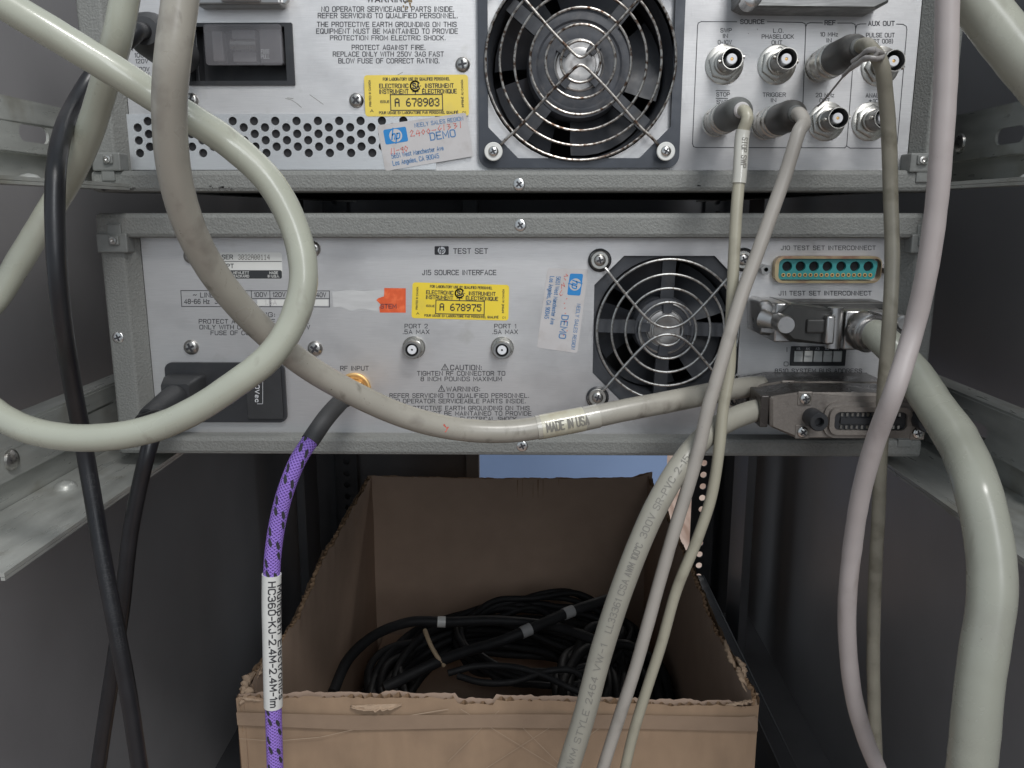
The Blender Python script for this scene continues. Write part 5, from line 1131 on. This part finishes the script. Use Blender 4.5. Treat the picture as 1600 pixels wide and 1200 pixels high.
peel(wf, (P(588, 1100, Y0).x, Y0 - .0006, P(588, 1100, Y0).z), (1, 0, .06), (0, -.25, -1), .030, .006, -.7, 51)
peel(wf, (X1 - .010, Y0 + .002, zB - .001), (1, 0, .2), (0, -.3, 1), .018, .005, 1.0, 57)
peel(wf, (X0 + .012, Y0 + .001, zB - .001), (1, 0, -.1), (0, -.3, 1), .022, .004, 1.2, 59)
# packing tape along the front edge
b = MB(); fill(b, [(369, 1113), (560, 1118), (800, 1116), (1000, 1117), (1184, 1121), (1184, 1143), (1000, 1139), (760, 1137), (560, 1141), (371, 1133)], lambda x, y: P(x, y, Y0 - .00165), 0)
b.build('paper_tape', mat('brown_paper_tape', (.28, .20, .14), .6, 0, .08, 70, spec=.3), wf, recalc=False)
b = MB()
def card(pts, wd, mi=0): line(b, pts, wd, lambda x, y: P(x, y, Y0 - .0016), mi)
for pts, wd in (([(372, 1130), (470, 1134), (560, 1130), (640, 1118), (700, 1108)], 1.4), ([(374, 1154), (430, 1158), (500, 1152), (570, 1136), (640, 1131), (760, 1128), (900, 1130), (1180, 1120)], 1.0)): card(pts, wd)
for pts in ([(720, 1108), (870, 1200)], [(800, 1120), (880, 1200)], [(870, 1130), (760, 1200)], [(960, 1120), (880, 1180)], [(700, 1190), (780, 1110)]): card(pts, .8)
b.build('scuff_lines', mat('scuffed_cardboard', (.40, .30, .215), .85), wf, recalc=False)

# ---------------------------------------------------------------- coiled cables in the box
def coil(name, cx, cy, z, rx, ry, turns, r, tilt, seed, label, spread=.018, tie_at=(), group=None, rise=.0022):
    random.seed(seed); root = thing(name, (cx, cy, z), label, 'coiled cable', group)
    pts = []; n = 30 * turns; wv = [(random.uniform(-1, 1), random.uniform(-1, 1), random.uniform(.86, 1.1), random.uniform(.82, 1.1)) for _ in range(turns + 2)]
    for i in range(n + 1):
        a = 2 * PI * i / 30; k = 1 + spread / rx * noise.noise(Vector((i * .021, seed, 0))) + spread / rx * .5 * noise.noise(Vector((a, seed, i / 30 * .7)))
        x = rx * k * math.cos(a); y = ry * k * math.sin(a); zz = rise * (i / 30) + .012 * noise.noise(Vector((math.cos(a) * 1.5, math.sin(a) * 1.5 + seed, i * .02))) + y * math.tan(R(tilt))
        t_ = i / 30; k0, f_ = int(t_), t_ - int(t_); f_ = f_ * f_ * (3 - 2 * f_); A0, B0 = wv[k0], wv[k0 + 1]; m_ = [A0[q] + (B0[q] - A0[q]) * f_ for q in range(4)]
        pts.append(Vector((cx + x * m_[2] + m_[0] * spread * .4, cy + y * m_[3] + m_[1] * spread * .4, z + zz)))
    b = MB(); pp = smooth2([tuple(p) for p in pts], 3); b.wire([Vector(p) for p in pp], r, 10, 0); b.build('coiled_jacket', M['coil'], root, recalc=False)
    for a, m, wd, rr in tie_at:
        t = MB(); c = Vector((cx + rx * math.cos(R(a)), cy + ry * math.sin(R(a)), z + rise * turns / 2 + ry * math.sin(R(a)) * math.tan(R(tilt))))
        d = Vector((-rx * math.sin(R(a)), ry * math.cos(R(a)), 0)).normalized(); t.lathe(c - d * wd / 2, d, [(0, rr), (wd, rr)], 18, 0); t.build('tie_band', m, root)
    return root
zc_ = -.43
coil('coiled_cable', -.022, .232, zc_, .104, .090, 26, .0034, 8, 3, 'large bundle of thick black cable coiled in the cardboard box', .034, (), None, .0012)
coil('coiled_cable', .022, .285, zc_ + .030, .082, .052, 7, .0030, 12, 9, 'smaller black coil lying over the large bundle at the back of the box', .018)
coil('coiled_cable', .072, .200, zc_ + .004, .045, .080, 12, .0042, 6, 15, 'tight black cable coil in the box behind the three hanging grey cables', .016, (), None, .003)
def banded(pts, r, label, bands):
    root = thing('banded_cable', P(*pts[0]), label, 'cable'); p = Path(pts, wob=.001, seed=r * 9000); jacket(p, r, 'jacket', M['coil'], root, n=14)
    for x, y, m, L1, k in bands:
        d = p.near(x, y); b = MB(); b.wire(p.sub(d - L1 / 2, d + L1 / 2), r * k, 16); b.build('marker_band', m, root, recalc=False)
banded([(600, 1075, .17), (660, 1045, .185), (720, 1022, .20), (780, 1002, .215), (826, 984, .225), (890, 956, .25), (945, 938, .27), (975, 930, .28)], .0046, 'thick black cable with two grey bands running diagonally across the coils in the box', ((822, 986, M['grey_tag'], .009, 1.15), (888, 957, M['grey_tag'], .010, 1.15)))
banded([(520, 1082, .16), (545, 1030, .19), (590, 990, .22), (640, 972, .24), (692, 972, .245), (760, 970, .25), (850, 975, .25), (930, 1000, .22)], .0044, 'thick black cable with one white band arching over the left of the coils', ((690, 973, M['label_clean'], .007, 1.12),))
tp = Path([(664, 985, .214), (668, 996, .205), (675, 1012, .197), (686, 1030, .19), (694, 1040, .19)]); jacket(tp, .0019, 'tan_tie', M['tan'], label='short tan tie wrapped round the black coils in the box', cat='cable tie', n=10)
lp = Path([(700, 1052, .165), (740, 1042, .17), (800, 1042, .17), (850, 1056, .165), (890, 1075, .155), (930, 1090, .15), (900, 1050, .17), (860, 1048, .17), (800, 1066, .158), (750, 1066, .158), (715, 1056, .163)])
jacket(lp, .0026, 'loose_cable', M['coil'], label='thin black cable loop lying in front of the coils inside the box', cat='cable', n=12)
b = MB(); b.box((X0 + .012, Y0 + .02, ZF + .0045), (X1 - .012, Y1 - .012, -.456)); 
b.build('packing_sheet', M['card_in'], label='flat cardboard sheet under the coiled cables inside the box', cat='cardboard sheet', bevel=.002)
cn = thing('cable_connector', (.028, .10, zc_), 'small silver cable connector pair lying behind the box front rim', 'connector')
for dx in (0, .012):
    b = MB(); b.lathe((.03 + dx, .098, zc_ + .014), (.2, -1, .25), [(0, .0045), (.008, .0045), (.009, .0035), (.016, .0035), (.016, 0)], 18); b.build('plug_shell', M['nickel'], cn)
